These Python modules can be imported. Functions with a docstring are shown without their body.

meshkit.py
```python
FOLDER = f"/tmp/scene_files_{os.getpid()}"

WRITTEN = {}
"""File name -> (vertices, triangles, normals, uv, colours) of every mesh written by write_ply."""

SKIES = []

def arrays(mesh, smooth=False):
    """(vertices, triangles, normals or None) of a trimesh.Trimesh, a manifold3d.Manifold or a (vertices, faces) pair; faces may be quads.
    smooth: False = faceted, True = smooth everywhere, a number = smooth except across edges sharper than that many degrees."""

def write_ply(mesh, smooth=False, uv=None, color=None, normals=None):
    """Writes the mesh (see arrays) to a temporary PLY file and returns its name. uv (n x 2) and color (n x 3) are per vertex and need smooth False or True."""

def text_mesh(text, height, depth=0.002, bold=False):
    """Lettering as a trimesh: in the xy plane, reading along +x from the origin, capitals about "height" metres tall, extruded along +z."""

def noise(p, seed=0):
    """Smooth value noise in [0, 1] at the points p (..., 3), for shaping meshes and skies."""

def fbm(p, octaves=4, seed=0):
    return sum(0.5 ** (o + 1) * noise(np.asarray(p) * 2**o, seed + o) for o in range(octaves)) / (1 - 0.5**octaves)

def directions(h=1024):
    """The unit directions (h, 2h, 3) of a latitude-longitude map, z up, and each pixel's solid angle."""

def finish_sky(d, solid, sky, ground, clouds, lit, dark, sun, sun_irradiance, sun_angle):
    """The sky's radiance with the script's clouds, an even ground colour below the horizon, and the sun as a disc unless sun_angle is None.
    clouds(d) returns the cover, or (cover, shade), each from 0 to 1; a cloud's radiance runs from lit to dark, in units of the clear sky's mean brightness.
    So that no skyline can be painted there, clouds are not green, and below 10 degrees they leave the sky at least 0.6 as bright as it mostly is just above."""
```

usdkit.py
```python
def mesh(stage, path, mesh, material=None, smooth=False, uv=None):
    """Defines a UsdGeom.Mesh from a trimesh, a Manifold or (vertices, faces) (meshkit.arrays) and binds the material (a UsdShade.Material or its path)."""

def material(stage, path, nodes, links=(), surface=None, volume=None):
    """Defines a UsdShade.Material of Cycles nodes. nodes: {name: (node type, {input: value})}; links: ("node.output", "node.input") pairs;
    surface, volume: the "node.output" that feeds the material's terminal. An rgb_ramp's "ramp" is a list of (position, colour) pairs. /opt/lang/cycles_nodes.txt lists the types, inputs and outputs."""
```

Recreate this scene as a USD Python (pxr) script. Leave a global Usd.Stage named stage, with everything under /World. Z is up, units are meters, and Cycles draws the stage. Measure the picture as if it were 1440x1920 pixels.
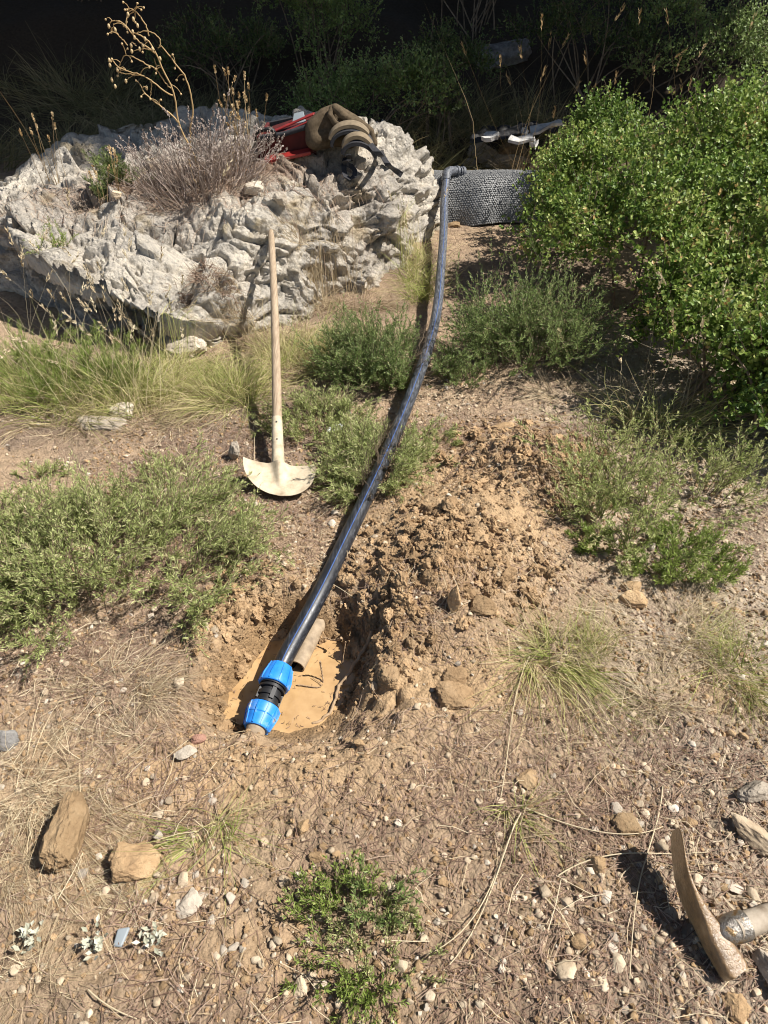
import math
import numpy as np
import trimesh
import manifold3d
import usdkit
import meshkit
from scipy.spatial import cKDTree
from scipy.interpolate import RBFInterpolator
from pxr import Usd, UsdGeom, UsdLux, UsdShade, Gf, Sdf, Vt

stage = Usd.Stage.CreateInMemory()
UsdGeom.SetStageUpAxis(stage, "Z")
UsdGeom.SetStageMetersPerUnit(stage, 1.0)
world = UsdGeom.Xform.Define(stage, "/World")
UsdGeom.Scope.Define(stage, "/World/Looks")

# ------------------------------------------------------------------ camera, sky, sun, exposure
CAM = np.array([0.0, 0.0, 1.55])
PITCH = math.radians(38.0)
FPX = 1280.0                                   # focal length in pixels of the 1440 wide photograph
EXPOSURE = 1.0
SUN = np.array([0.60, -0.07, 0.80]); SUN /= np.linalg.norm(SUN)
SUN_POWER, SKY_POWER = 1.25, 0.05

cam = UsdGeom.Camera.Define(stage, "/World/camera")
cam.CreateHorizontalApertureAttr(27.0)
cam.CreateVerticalApertureAttr(36.0)
cam.CreateFocalLengthAttr(24.0)
cam.CreateExposureAttr(EXPOSURE)
cam.CreateClippingRangeAttr(Gf.Vec2f(0.05, 500))
cam.AddTranslateOp().Set(Gf.Vec3d(*CAM))
cam.AddRotateXOp().Set(90 - math.degrees(PITCH))

sun = UsdLux.DistantLight.Define(stage, "/World/sun")
sun.CreateIntensityAttr(SUN_POWER)
sun.CreateAngleAttr(0.5)
sun.CreateNormalizeAttr(True)
sun.CreateColorAttr(Gf.Vec3f(1.0, 0.95, 0.88))
_x = np.cross([0, 0, 1.0], SUN); _x /= np.linalg.norm(_x)
_y = np.cross(SUN, _x)
sun.AddTransformOp().Set(Gf.Matrix4d(*_x, 0, *_y, 0, *SUN, 0, 0, 0, 0, 1))

sky_m = usdkit.material(stage, "/World/Looks/sky_air", {
    "t": ("sky_texture", {"sky_type": "single_scattering", "sun_disc": False, "sun_elevation": math.asin(SUN[2]),
                          "sun_rotation": math.atan2(SUN[0], SUN[1])}),
    "b": ("background_shader", {"strength": SKY_POWER})}, [("t.color", "b.color")], surface="b.background")
sky = UsdLux.DomeLight.Define(stage, "/World/sky")
UsdShade.MaterialBindingAPI.Apply(sky.GetPrim()).Bind(sky_m)
sky.GetPrim().SetCustomDataByKey("kind", "structure")

FWD = np.array([0, math.cos(PITCH), -math.sin(PITCH)])
UPV = np.array([0, math.sin(PITCH), math.cos(PITCH)])


def ray(u, v):
    return FWD + (u - 720) / FPX * np.array([1.0, 0, 0]) - (v - 960) / FPX * UPV


def at_z(u, v, z=0.0):
    d = ray(u, v)
    return CAM + d * ((z - CAM[2]) / d[2])


def at_y(u, v, y):
    d = ray(u, v)
    return CAM + d * (y / d[1])


def project(p):
    q = np.asarray(p) - CAM
    w = q @ FWD
    return np.stack([720 + FPX * q[..., 0] / w, 960 - FPX * (q @ UPV) / w], -1), w


# ------------------------------------------------------------------ scene helpers
used = {}


def fresh(parent, name):
    key = parent + "/" + name
    n = used.get(key, -1) + 1
    used[key] = n
    return key if n == 0 else f"{key}_{n:03d}"


def meta(prim, label=None, cat=None, group=None, kind=None):
    for k, v in (("label", label), ("category", cat), ("group", group), ("kind", kind)):
        if v:
            prim.SetCustomDataByKey(k, v)
    return prim


def thing(name, label, cat, loc=(0, 0, 0), group=None, kind=None):
    x = UsdGeom.Xform.Define(stage, fresh("/World", name))
    x.AddTranslateOp().Set(Gf.Vec3d(*map(float, loc)))
    x.GetPrim().SetCustomDataByKey("loc", Gf.Vec3d(*map(float, loc)))
    x.GetPrim().ClearCustomDataByKey("loc")
    ORIGIN[str(x.GetPath())] = np.asarray(loc, float)
    return meta(x.GetPrim(), label, cat, group, kind)


ORIGIN = {}


def origin_of(prim):
    o = np.zeros(3)
    for p in prim.GetPath().GetPrefixes():
        o = o + ORIGIN.get(str(p), 0)
    return o


def obj(name, mesh, mat, parent=None, smooth=False, tint=None, color=None, label=None, cat=None, group=None, kind=None):
    """One Mesh prim; world-space vertices are moved into the parent's space."""
    root = "/World" if parent is None else str(parent.GetPath())
    if hasattr(mesh, "to_mesh") or hasattr(mesh, "faces"):
        v, f, _ = meshkit.arrays(mesh)
    else:
        v, f = np.asarray(mesh[0], float), np.asarray(mesh[1])
    if parent is not None:
        v = v - origin_of(parent)
    if (tint is not None or color is not None) and smooth:
        smooth = True                                      # an angle would split vertices and lose their values
    m = usdkit.mesh(stage, fresh(root, name), (v, f), mat, smooth=smooth)
    if tint is not None:
        UsdGeom.PrimvarsAPI(m).CreatePrimvar("tint", Sdf.ValueTypeNames.FloatArray, "vertex").Set(Vt.FloatArray.FromNumpy(np.asarray(tint, np.float32)))
    if color is not None:
        UsdGeom.PrimvarsAPI(m).CreatePrimvar("own", Sdf.ValueTypeNames.Color3fArray, "vertex").Set(Vt.Vec3fArray.FromNumpy(np.asarray(color, np.float32)))
    return meta(m.GetPrim(), label, cat, group, kind)


def unit(a):
    return a / np.maximum(np.linalg.norm(a, axis=-1, keepdims=True), 1e-9)


def sstep(a, b, x):
    t = np.clip((x - a) / (b - a), 0, 1)
    return t * t * (3 - 2 * t)


def join(*parts):
    """Joins (v, f[, tint]) tuples."""
    v, f, t, n = [], [], [], 0
    for p in parts:
        v.append(p[0]); f.append(np.asarray(p[1]) + n); n += len(p[0])
        t.append(p[2] if len(p) > 2 else np.zeros(len(p[0])))
    return np.vstack(v), np.vstack(f), np.concatenate(t)


def leaf_faces(P, D, N, L, W, tint, fold=0.15):
    """Diamond leaves, two triangles each."""
    n = len(P)
    S = unit(np.cross(D, N)); N = np.cross(S, D)
    L = np.broadcast_to(L, (n,))[:, None]; W = np.broadcast_to(W, (n,))[:, None]
    mid = P + D * L * 0.48 + N * W * fold
    v = np.stack([P, mid + S * W / 2, P + D * L, mid - S * W / 2], 1).reshape(-1, 3)
    b = np.arange(n)[:, None] * 4
    f = np.concatenate([b + [[0, 1, 2]], b + [[0, 2, 3]]], 1).reshape(-1, 3)
    return v, f, np.repeat(tint, 4)


def strips(paths, width, tint, rng):
    """paths (n,k,3): flat tapering blades."""
    n, k, _ = paths.shape
    d = unit(paths[:, -1] - paths[:, 0])
    r = unit(rng.normal(size=(n, 3)) + [0, -0.5, 0])
    s = unit(np.cross(d, r))[:, None]
    w = np.broadcast_to(width, (n,))[:, None, None] * np.linspace(1, 0.15, k)[None, :, None] / 2
    v = np.stack([paths + s * w, paths - s * w], 2).reshape(-1, 3)
    b = (np.arange(n)[:, None] * (2 * k) + 2 * np.arange(k - 1)[None]).reshape(-1, 1)
    f = np.concatenate([b + [[0, 1, 3]], b + [[0, 3, 2]]], 1).reshape(-1, 3)
    return v, f, np.repeat(tint, 2 * k)


def tubes(paths, r0, r1, tint, sides=3):
    n, k, _ = paths.shape
    t = unit(np.gradient(paths, axis=1))
    ref = np.where(np.abs(t[..., 2:]) < 0.9, [0, 0, 1.0], [1.0, 0, 0])
    a = unit(np.cross(t, ref)); b = np.cross(t, a)
    ang = np.arange(sides) * 2 * np.pi / sides
    r = (np.broadcast_to(r0, (n,))[:, None] * (1 - np.linspace(0, 1, k)) + np.broadcast_to(r1, (n,))[:, None] * np.linspace(0, 1, k))[:, :, None, None]
    v = paths[:, :, None] + r * (np.cos(ang)[:, None] * a[:, :, None] + np.sin(ang)[:, None] * b[:, :, None])
    i, j, q = np.meshgrid(np.arange(n), np.arange(k - 1), np.arange(sides), indexing="ij")
    at = lambda jj, qq: (i * k + jj) * sides + qq % sides
    quads = np.stack([at(j, q), at(j, q + 1), at(j + 1, q + 1), at(j + 1, q)], -1).reshape(-1, 4)
    return v.reshape(-1, 3), np.vstack([quads[:, [0, 1, 2]], quads[:, [0, 2, 3]]]), np.repeat(tint, k * sides)


def spline(pts, n):
    p = np.asarray(pts, float)
    s = np.r_[0, np.cumsum(np.linalg.norm(np.diff(p, axis=0), axis=1))]
    from scipy.interpolate import PchipInterpolator, CubicSpline
    return (CubicSpline(s, p) if len(p) > 2 else PchipInterpolator(s, p))(np.linspace(0, s[-1], n))


def sweep(path, radius, sides=16, caps=True):
    """A round tube along a path; radius may vary."""
    p = np.asarray(path, float)
    t = unit(np.gradient(p, axis=0))
    a = np.zeros_like(p)
    a0 = np.cross(t[0], [0, 0, 1.0]); a[0] = a0 / np.linalg.norm(a0)
    for i in range(1, len(p)):
        q = a[i - 1] - t[i] * (a[i - 1] @ t[i]); a[i] = q / np.linalg.norm(q)
    b = np.cross(t, a)
    ang = np.arange(sides) * 2 * np.pi / sides
    r = np.broadcast_to(radius, (len(p),))[:, None, None]
    v = (p[:, None] + r * (np.cos(ang)[None, :, None] * a[:, None] + np.sin(ang)[None, :, None] * b[:, None])).reshape(-1, 3)
    i, j = np.meshgrid(np.arange(len(p) - 1), np.arange(sides), indexing="ij")
    q = np.stack([i * sides + j, i * sides + (j + 1) % sides, (i + 1) * sides + (j + 1) % sides, (i + 1) * sides + j], -1).reshape(-1, 4)
    f = np.vstack([q[:, [0, 1, 2]], q[:, [0, 2, 3]]])
    if caps:
        n = len(v); v = np.vstack([v, p[0], p[-1]])
        k = np.arange(sides); e = (len(p) - 1) * sides
        f = np.vstack([f, np.stack([(k + 1) % sides, k, np.full(sides, n)], 1), np.stack([e + k, e + (k + 1) % sides, np.full(sides, n + 1)], 1)])
    return v, f


def frame_matrix(z, origin, up=(0, 0, 1.0)):
    z = unit(np.asarray(z, float)); x = unit(np.cross(np.asarray(up, float), z)); y = np.cross(z, x)
    m = np.eye(4); m[:3, 0], m[:3, 1], m[:3, 2], m[:3, 3] = x, y, z, origin
    return m


def blob(spheres, chain, detail=0.012, smooth=12, rough=0.0, seed=0, scale=20):
    """Union of the hulls of neighbouring spheres, refined and smoothed."""
    parts = []
    for a, b in chain:
        hull = [manifold3d.Manifold.sphere(spheres[k][1], 20).translate(tuple(map(float, spheres[k][0]))) for k in (a, b)]
        parts.append(manifold3d.Manifold.batch_hull(hull))
    m = manifold3d.Manifold.batch_boolean(parts, manifold3d.OpType.Add).refine_to_length(detail)
    v, f, _ = meshkit.arrays(m)
    t = trimesh.Trimesh(v, f, process=True)
    trimesh.smoothing.filter_taubin(t, iterations=smooth)
    if rough:
        t.vertices += t.vertex_normals * ((meshkit.fbm(t.vertices * scale, 3, seed) - 0.5) * 2 * rough)[:, None]
    return t


# ------------------------------------------------------------------ materials
def mat(name, base, rough=0.6, noise=None, bump=None, spec=0.3, metallic=0.0, coat=0.0):
    """base: colour or ramp; noise: (scale, detail, space scale); bump: (scale, strength, distance)."""
    nodes = {"p": ("principled_bsdf", {"roughness": rough, "specular_ior_level": spec, "metallic": metallic, "coat_weight": coat})}
    links = []
    nodes["g"] = ("geometry", {})
    if noise:
        nodes["n"] = ("noise_texture", {"scale": noise[0], "detail": noise[1], "roughness": 0.6})
        nodes["r"] = ("rgb_ramp", {"ramp": base})
        links += [("g.position", "n.vector"), ("n.fac", "r.fac"), ("r.color", "p.base_color")]
    else:
        nodes["p"][1]["base_color"] = base
    if bump:
        nodes["bn"] = ("noise_texture", {"scale": bump[0], "detail": 4.0, "roughness": 0.65})
        nodes["b"] = ("bump", {"strength": bump[1], "distance": bump[2]})
        links += [("g.position", "bn.vector"), ("bn.fac", "b.height"), ("b.normal", "p.normal")]
    return usdkit.material(stage, f"/World/Looks/{name}", nodes, links, surface="p.BSDF")


def leaf_mat(name, ramp, rough=0.45, spec=0.4, trans=0.25):
    nodes = {"a": ("attribute", {"attribute": "tint"}), "r": ("rgb_ramp", {"ramp": ramp}),
             "p": ("principled_bsdf", {"roughness": rough, "specular_ior_level": spec}),
             "t": ("translucent_bsdf", {}), "m": ("mix_closure", {"fac": trans})}
    links = [("a.fac", "r.fac"), ("r.color", "p.base_color"), ("r.color", "t.color"), ("p.BSDF", "m.closure1"), ("t.BSDF", "m.closure2")]
    return usdkit.material(stage, f"/World/Looks/{name}", nodes, links, surface="m.closure")


def stone_mat(name, c0, c1, c2, scale=9.0, bscale=60.0, bdist=0.006):
    nodes = {"g": ("geometry", {}), "n": ("noise_texture", {"scale": scale, "detail": 6.0, "roughness": 0.68}),
             "o": ("object_info", {}), "r": ("rgb_ramp", {"ramp": [(0.28, c0), (0.5, c1), (0.72, c2)]}),
             "h": ("hsv", {}), "mr": ("map_range", {"from_min": 0.0, "from_max": 1.0, "to_min": 0.65, "to_max": 1.15}),
             "bn": ("noise_texture", {"scale": bscale, "detail": 6.0, "roughness": 0.7}), "b": ("bump", {"strength": 0.8, "distance": bdist}),
             "p": ("principled_bsdf", {"roughness": 0.85, "specular_ior_level": 0.2})}
    links = [("g.position", "n.vector"), ("n.fac", "r.fac"), ("r.color", "h.color"), ("o.random", "mr.value"), ("mr.result", "h.value"), ("h.color", "p.base_color"),
             ("g.position", "bn.vector"), ("bn.fac", "b.height"), ("b.normal", "p.normal")]
    return usdkit.material(stage, f"/World/Looks/{name}", nodes, links, surface="p.BSDF")


def soil_mat():
    nodes = {"a": ("attribute", {"attribute": "own"}), "g": ("geometry", {}),
             "n": ("noise_texture", {"scale": 38.0, "detail": 8.0, "roughness": 0.7}),
             "r": ("rgb_ramp", {"ramp": [(0.25, (0.55, 0.53, 0.5)), (0.5, (1, 1, 1)), (0.75, (1.4, 1.38, 1.35))]}),
             "m": ("mix_color", {"blend_type": "multiply", "fac": 1.0, "use_clamp": False}),
             "v": ("voronoi_texture", {"scale": 120.0, "feature": "f1"}), "n2": ("noise_texture", {"scale": 160.0, "detail": 5.0, "roughness": 0.75}),
             "ma": ("math", {"math_type": "multiply_add", "value2": -0.7}),
             "b": ("bump", {"strength": 1.0, "distance": 0.008}),
             "p": ("principled_bsdf", {"roughness": 0.95, "specular_ior_level": 0.12})}
    links = [("g.position", "n.vector"), ("n.fac", "r.fac"), ("a.color", "m.a"), ("r.color", "m.b"), ("m.result", "p.base_color"),
             ("g.position", "v.vector"), ("g.position", "n2.vector"), ("v.distance", "ma.value1"), ("n2.fac", "ma.value3"), ("ma.value", "b.height"), ("b.normal", "p.normal")]
    return usdkit.material(stage, "/World/Looks/soil", nodes, links, surface="p.BSDF")


def rock_mat():
    nodes = {"g": ("geometry", {}), "a": ("attribute", {"attribute": "own"}),
             "n": ("noise_texture", {"scale": 22.0, "detail": 9.0, "roughness": 0.72}),
             "r": ("rgb_ramp", {"ramp": [(0.3, (0.5, 0.49, 0.48)), (0.48, (0.95, 0.95, 0.95)), (0.7, (1.25, 1.22, 1.15))]}),
             "m": ("mix_color", {"blend_type": "multiply", "fac": 1.0, "use_clamp": False}),
             "bn": ("noise_texture", {"scale": 28.0, "detail": 10.0, "roughness": 0.78}), "vo": ("voronoi_texture", {"scale": 34.0, "feature": "smooth_f1", "smoothness": 0.3}),
             "vc": ("map_range", {"from_min": 0.0, "from_max": 0.42, "to_min": -0.35, "to_max": 0.0, "clamp": True}), "ad": ("math", {"math_type": "add"}),
             "b": ("bump", {"strength": 1.0, "distance": 0.045}),
             "p": ("principled_bsdf", {"roughness": 0.9, "specular_ior_level": 0.15})}
    links = [("g.position", "n.vector"), ("n.fac", "r.fac"), ("a.color", "m.a"), ("r.color", "m.b"), ("m.result", "p.base_color"),
             ("g.position", "bn.vector"), ("g.position", "vo.vector"), ("vo.distance", "vc.value"), ("vc.result", "ad.value1"), ("bn.fac", "ad.value2"),
             ("ad.value", "b.height"), ("b.normal", "p.normal")]
    return usdkit.material(stage, "/World/Looks/limestone", nodes, links, surface="p.BSDF")


SOIL, ROCK = soil_mat(), rock_mat()
CLOD = stone_mat("clod_earth", (0.23, 0.145, 0.075), (0.33, 0.22, 0.12), (0.4, 0.285, 0.17), 14, 110, 0.008)
PEBBLE = stone_mat("pale_pebble", (0.28, 0.21, 0.135), (0.41, 0.325, 0.225), (0.54, 0.455, 0.335), 12, 90, 0.004)
GREYSTONE = stone_mat("grey_stone", (0.25, 0.21, 0.165), (0.42, 0.36, 0.285), (0.55, 0.49, 0.4), 14, 70, 0.006)
TANSTONE = stone_mat("tan_stone", (0.22, 0.14, 0.075), (0.34, 0.23, 0.125), (0.43, 0.31, 0.18), 16, 80, 0.012)
DARKSTONE = stone_mat("dark_stone", (0.07, 0.065, 0.06), (0.15, 0.14, 0.13), (0.3, 0.29, 0.27), 14, 70, 0.006)
REDSTONE = stone_mat("red_stone", (0.16, 0.08, 0.06), (0.25, 0.13, 0.09), (0.33, 0.19, 0.14), 14, 70, 0.004)
LENTISC = leaf_mat("mastic_leaf", [(0.0, (0.055, 0.11, 0.016)), (0.45, (0.15, 0.23, 0.04)), (0.8, (0.3, 0.36, 0.09)), (0.95, (0.36, 0.38, 0.13)), (1.0, (0.4, 0.27, 0.1))], 0.5, 0.4, 0.32)
NEEDLE = leaf_mat("narrow_leaf", [(0.0, (0.10, 0.145, 0.045)), (0.5, (0.2, 0.27, 0.085)), (0.85, (0.29, 0.35, 0.14)), (1.0, (0.42, 0.37, 0.2))], 0.5, 0.35, 0.4)
PALENEEDLE = leaf_mat("grey_green_leaf", [(0.0, (0.17, 0.2, 0.06)), (0.45, (0.34, 0.39, 0.14)), (0.75, (0.48, 0.5, 0.23)), (1.0, (0.6, 0.52, 0.32))], 0.55, 0.3, 0.4)
BRIGHT = leaf_mat("bright_leaf", [(0.0, (0.12, 0.18, 0.03)), (0.6, (0.25, 0.32, 0.075)), (1.0, (0.36, 0.4, 0.14))], 0.45, 0.35, 0.35)
SHADE = leaf_mat("forest_leaf", [(0.0, (0.035, 0.055, 0.015)), (0.6, (0.085, 0.12, 0.035)), (1.0, (0.17, 0.2, 0.075))], 0.5, 0.3)  # forest green with the shade under the trees put into its colour
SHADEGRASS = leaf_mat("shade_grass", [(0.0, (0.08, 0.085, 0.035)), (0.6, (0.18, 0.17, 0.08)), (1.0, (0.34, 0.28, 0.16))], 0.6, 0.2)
STRAW = leaf_mat("straw", [(0.0, (0.27, 0.205, 0.12)), (0.5, (0.42, 0.335, 0.21)), (1.0, (0.56, 0.48, 0.33))], 0.6, 0.25, 0.15)
GRASS = leaf_mat("yellow_green_grass", [(0.0, (0.17, 0.22, 0.045)), (0.45, (0.31, 0.34, 0.095)), (0.75, (0.42, 0.36, 0.18)), (1.0, (0.5, 0.42, 0.24))], 0.55, 0.25, 0.25)
DEAD = leaf_mat("dead_stem", [(0.0, (0.15, 0.11, 0.085)), (0.5, (0.27, 0.215, 0.18)), (1.0, (0.4, 0.34, 0.3))], 0.8, 0.15, 0.05)
LITTER = leaf_mat("needle_litter", [(0.0, (0.11, 0.065, 0.045)), (0.4, (0.22, 0.145, 0.105)), (0.75, (0.32, 0.24, 0.175)), (1.0, (0.45, 0.37, 0.27))], 0.75, 0.2, 0.05)
GOLD = leaf_mat("golden_stalk", [(0.0, (0.3, 0.2, 0.09)), (0.6, (0.42, 0.29, 0.14)), (1.0, (0.52, 0.4, 0.23))], 0.6, 0.25, 0.1)
TWIG = mat("twig_bark", [(0.3, (0.08, 0.055, 0.035)), (0.7, (0.2, 0.15, 0.1))], 0.85, (40, 4), (90, 0.5, 0.004))
BARK = mat("tree_bark", [(0.3, (0.05, 0.035, 0.025)), (0.7, (0.13, 0.1, 0.075))], 0.9, (14, 6), (22, 1.0, 0.03))
ROOT = mat("root_bark", [(0.3, (0.2, 0.13, 0.075)), (0.7, (0.36, 0.26, 0.16))], 0.85, (60, 4), (120, 0.6, 0.003))

# ------------------------------------------------------------------ terrain
def axis(parts):
    return np.unique(np.round(np.concatenate(parts), 5))


def grow(a, b, s0, ratio):
    out, s = [a], s0
    while abs(out[-1] - a) < abs(b - a):
        out.append(out[-1] + math.copysign(s, b - a)); s *= ratio
    return np.array(out)


gx = axis([np.arange(-1.35, 1.351, 0.0085), grow(1.35, 60, 0.0095, 1.05), grow(-1.35, -60, 0.0095, 1.05)])
gy = axis([np.arange(0.3, 2.5, 0.008), grow(2.5, 90, 0.0085, 1.013)[:280], grow(0.3, -30, 0.01, 1.09)])
gy = np.unique(np.r_[gy, grow(gy[-1], 90, gy[-1] - gy[-2], 1.09)])
GX, GY = np.meshgrid(gx, gy)
XY0 = np.stack([GX, GY, np.zeros_like(GX)], -1)


def fbm2(scale, octaves=4, seed=0, xy=None):
    p = (XY0 if xy is None else xy) * scale
    return meshkit.fbm(p + 37.3, octaves, seed) - 0.5


def gauss(u, v, rx, ry, z=0.0, rot=0.0):
    c = at_z(u, v, z)
    dx, dy = GX - c[0], GY - c[1]
    c_, s_ = math.cos(rot), math.sin(rot)
    return np.exp(-(((dx * c_ + dy * s_) / rx) ** 2 + ((-dx * s_ + dy * c_) / ry) ** 2))


# base: gentle yard, a rise to the terrace edge, then a forested slope
Z = 0.03 * fbm2(1.1, 3, 1) + 0.02 * fbm2(5, 3, 2)
Z += 0.17 * sstep(3.9, 5.15, GY)
Z += 0.20 * sstep(5.17, 5.33, GY) * sstep(0.0, 0.35, GX) * (1 - sstep(3.0, 4.5, GX))
Z += 0.25 * sstep(5.0, 6.5, GY) * (1 - sstep(0.0, 0.35, GX) * (1 - sstep(3.0, 4.5, GX)))
Z -= 0.20 * sstep(5.62, 5.78, GY) * (1 - sstep(6.5, 6.9, GY)) * sstep(0.1, 0.5, GX) * (1 - sstep(1.4, 2.3, GX))
Z += np.where(GY > 6.2, 0.34 * (GY - 6.2) * sstep(6.2, 8.5, GY), 0) * np.where(GY > 24, 24 / np.maximum(GY, 24), 1)
Z += 0.10 * fbm2(0.7, 3, 3) * sstep(5.5, 9, GY) * 4

# clod bumps for disturbed soil
def worley(scale, seed, jitter=1.0, region=(-1.6, 2.0, 0.3, 3.6)):
    r = np.random.default_rng(seed)
    x0, x1, y0, y1 = region
    n = int((x1 - x0) * (y1 - y0) * scale * scale)
    pts = np.stack([r.uniform(x0, x1, n), r.uniform(y0, y1, n)], 1)
    h = r.uniform(0.3, 1, n)
    d, i = cKDTree(pts).query(np.stack([GX, GY], -1).reshape(-1, 2), distance_upper_bound=2.0 / scale)
    d, i = d.reshape(GX.shape), np.minimum(i, n - 1).reshape(GX.shape)
    return np.where(np.isfinite(d), np.sqrt(np.clip(1 - (d * scale * 1.25) ** 2, 0, 1)) * h[i], 0)


near_mask = (GX > -1.6) & (GX < 2.0) & (GY > 0.2) & (GY < 3.6)
lump_a, lump_b, lump_c = worley(16, 5), worley(34, 6), worley(70, 7)
mound = 0.125 * gauss(905, 985, 0.28, 0.29, 0.08) + 0.10 * gauss(1000, 880, 0.22, 0.22, 0.05) + 0.07 * gauss(800, 1085, 0.13, 0.15, 0.05) \
    + 0.02 * gauss(740, 1190, 0.10, 0.12, 0.03) + 0.05 * gauss(860, 1180, 0.14, 0.10, 0.03)
rough_soil = np.clip(1.15 * gauss(820, 1080, 0.24, 0.24) + gauss(980, 880, 0.26, 0.3) + 0.8 * gauss(470, 1130, 0.13, 0.17) + 0.9 * gauss(700, 1180, 0.11, 0.17), 0, 1)
smooth_soil = np.clip(1.2 * gauss(940, 1000, 0.15, 0.11, 0.1) + 0.8 * gauss(820, 1240, 0.16, 0.07), 0, 1)
rough_soil *= 1 - 0.75 * smooth_soil
Z += mound
Z += rough_soil * (0.035 * lump_a + 0.022 * lump_b + 0.010 * lump_c + 0.05 * fbm2(9, 3, 8))
Z += (1 - rough_soil) * (0.010 * lump_b * (fbm2(3, 2, 9) > 0) + 0.006 * lump_c) * near_mask
Z += (0.020 * fbm2(22, 3, 10) + 0.016 * fbm2(48, 2, 23) + 0.02 * fbm2(11, 2, 24)) * near_mask
# the pit at the pipe joint
WATER_Z = -0.125
shore = np.array([at_z(u, v, WATER_Z)[:2] for u, v in [(505, 1195), (560, 1185), (640, 1203), (668, 1235), (660, 1275), (643, 1312), (598, 1358), (540, 1372), (470, 1360), (424, 1342),
                                                       (428, 1300), (458, 1262), (488, 1225)]])
hc = np.r_[shore.mean(0), WATER_Z]


def signed(x, y, poly):
    """Distance to the outline, negative inside."""
    from shapely import Polygon, contains_xy
    a_, b_ = poly, np.roll(poly, -1, 0)
    best = np.full(np.shape(x), 9.0)
    for p, q in zip(a_, b_):
        d = q - p; t = np.clip(((x - p[0]) * d[0] + (y - p[1]) * d[1]) / (d @ d), 0, 1)
        best = np.minimum(best, np.hypot(x - p[0] - t * d[0], y - p[1] - t * d[1]))
    return np.where(contains_xy(Polygon(poly), x, y), -best, best)


sub_x, sub_y = np.abs(gx - hc[0]) < 0.9, np.abs(gy - hc[1]) < 0.9
PD = np.full(GX.shape, 9.0)
blk = np.ix_(sub_y, sub_x)
PD[blk] = signed(GX[blk], GY[blk], shore)
pdw = PD + 0.035 * fbm2(11, 3, 11) + 0.02 * fbm2(30, 2, 19)
toward = sstep(-0.10, -0.17, GY - hc[1])                  # the near bank is gentle, the other walls steep
width = 0.085 + 0.13 * toward + 0.05 * sstep(0.02, 0.15, GX - hc[0])
ramp_ = sstep(0.0, 1.0, np.clip(pdw / width, 0, 1)) * (1 - 0.0 * toward)
wall_rough = 0.018 * lump_b + 0.012 * lump_c
Zin = WATER_Z - np.minimum(-pdw * 0.8, 0.06)
Z = np.where(pdw < 0, Zin, np.where(pdw < width, WATER_Z + (Z - WATER_Z) * ramp_ + wall_rough * np.sin(np.pi * np.clip(pdw / width, 0, 1)), Z))
Z += -0.03 * gauss(965, 890, 0.035, 0.03, 0.05) + 0.05 * gauss(474, 1392, 0.05, 0.035, -0.06)
er = 1 + PD / 0.2



def H(x, y):
    x, y = np.asarray(x, float), np.asarray(y, float)
    fx, fy = np.interp(x, gx, np.arange(len(gx))), np.interp(y, gy, np.arange(len(gy)))
    i, j = np.minimum(fx.astype(int), len(gx) - 2), np.minimum(fy.astype(int), len(gy) - 2)
    a, b = fx - i, fy - j
    return Z[j, i] * (1 - a) * (1 - b) + Z[j, i + 1] * a * (1 - b) + Z[j + 1, i] * (1 - a) * b + Z[j + 1, i + 1] * a * b


def pit_d(x, y):
    x, y = np.asarray(x, float), np.asarray(y, float)
    return PD[np.clip(np.searchsorted(gy, y), 0, len(gy) - 1), np.clip(np.searchsorted(gx, x), 0, len(gx) - 1)]


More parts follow.
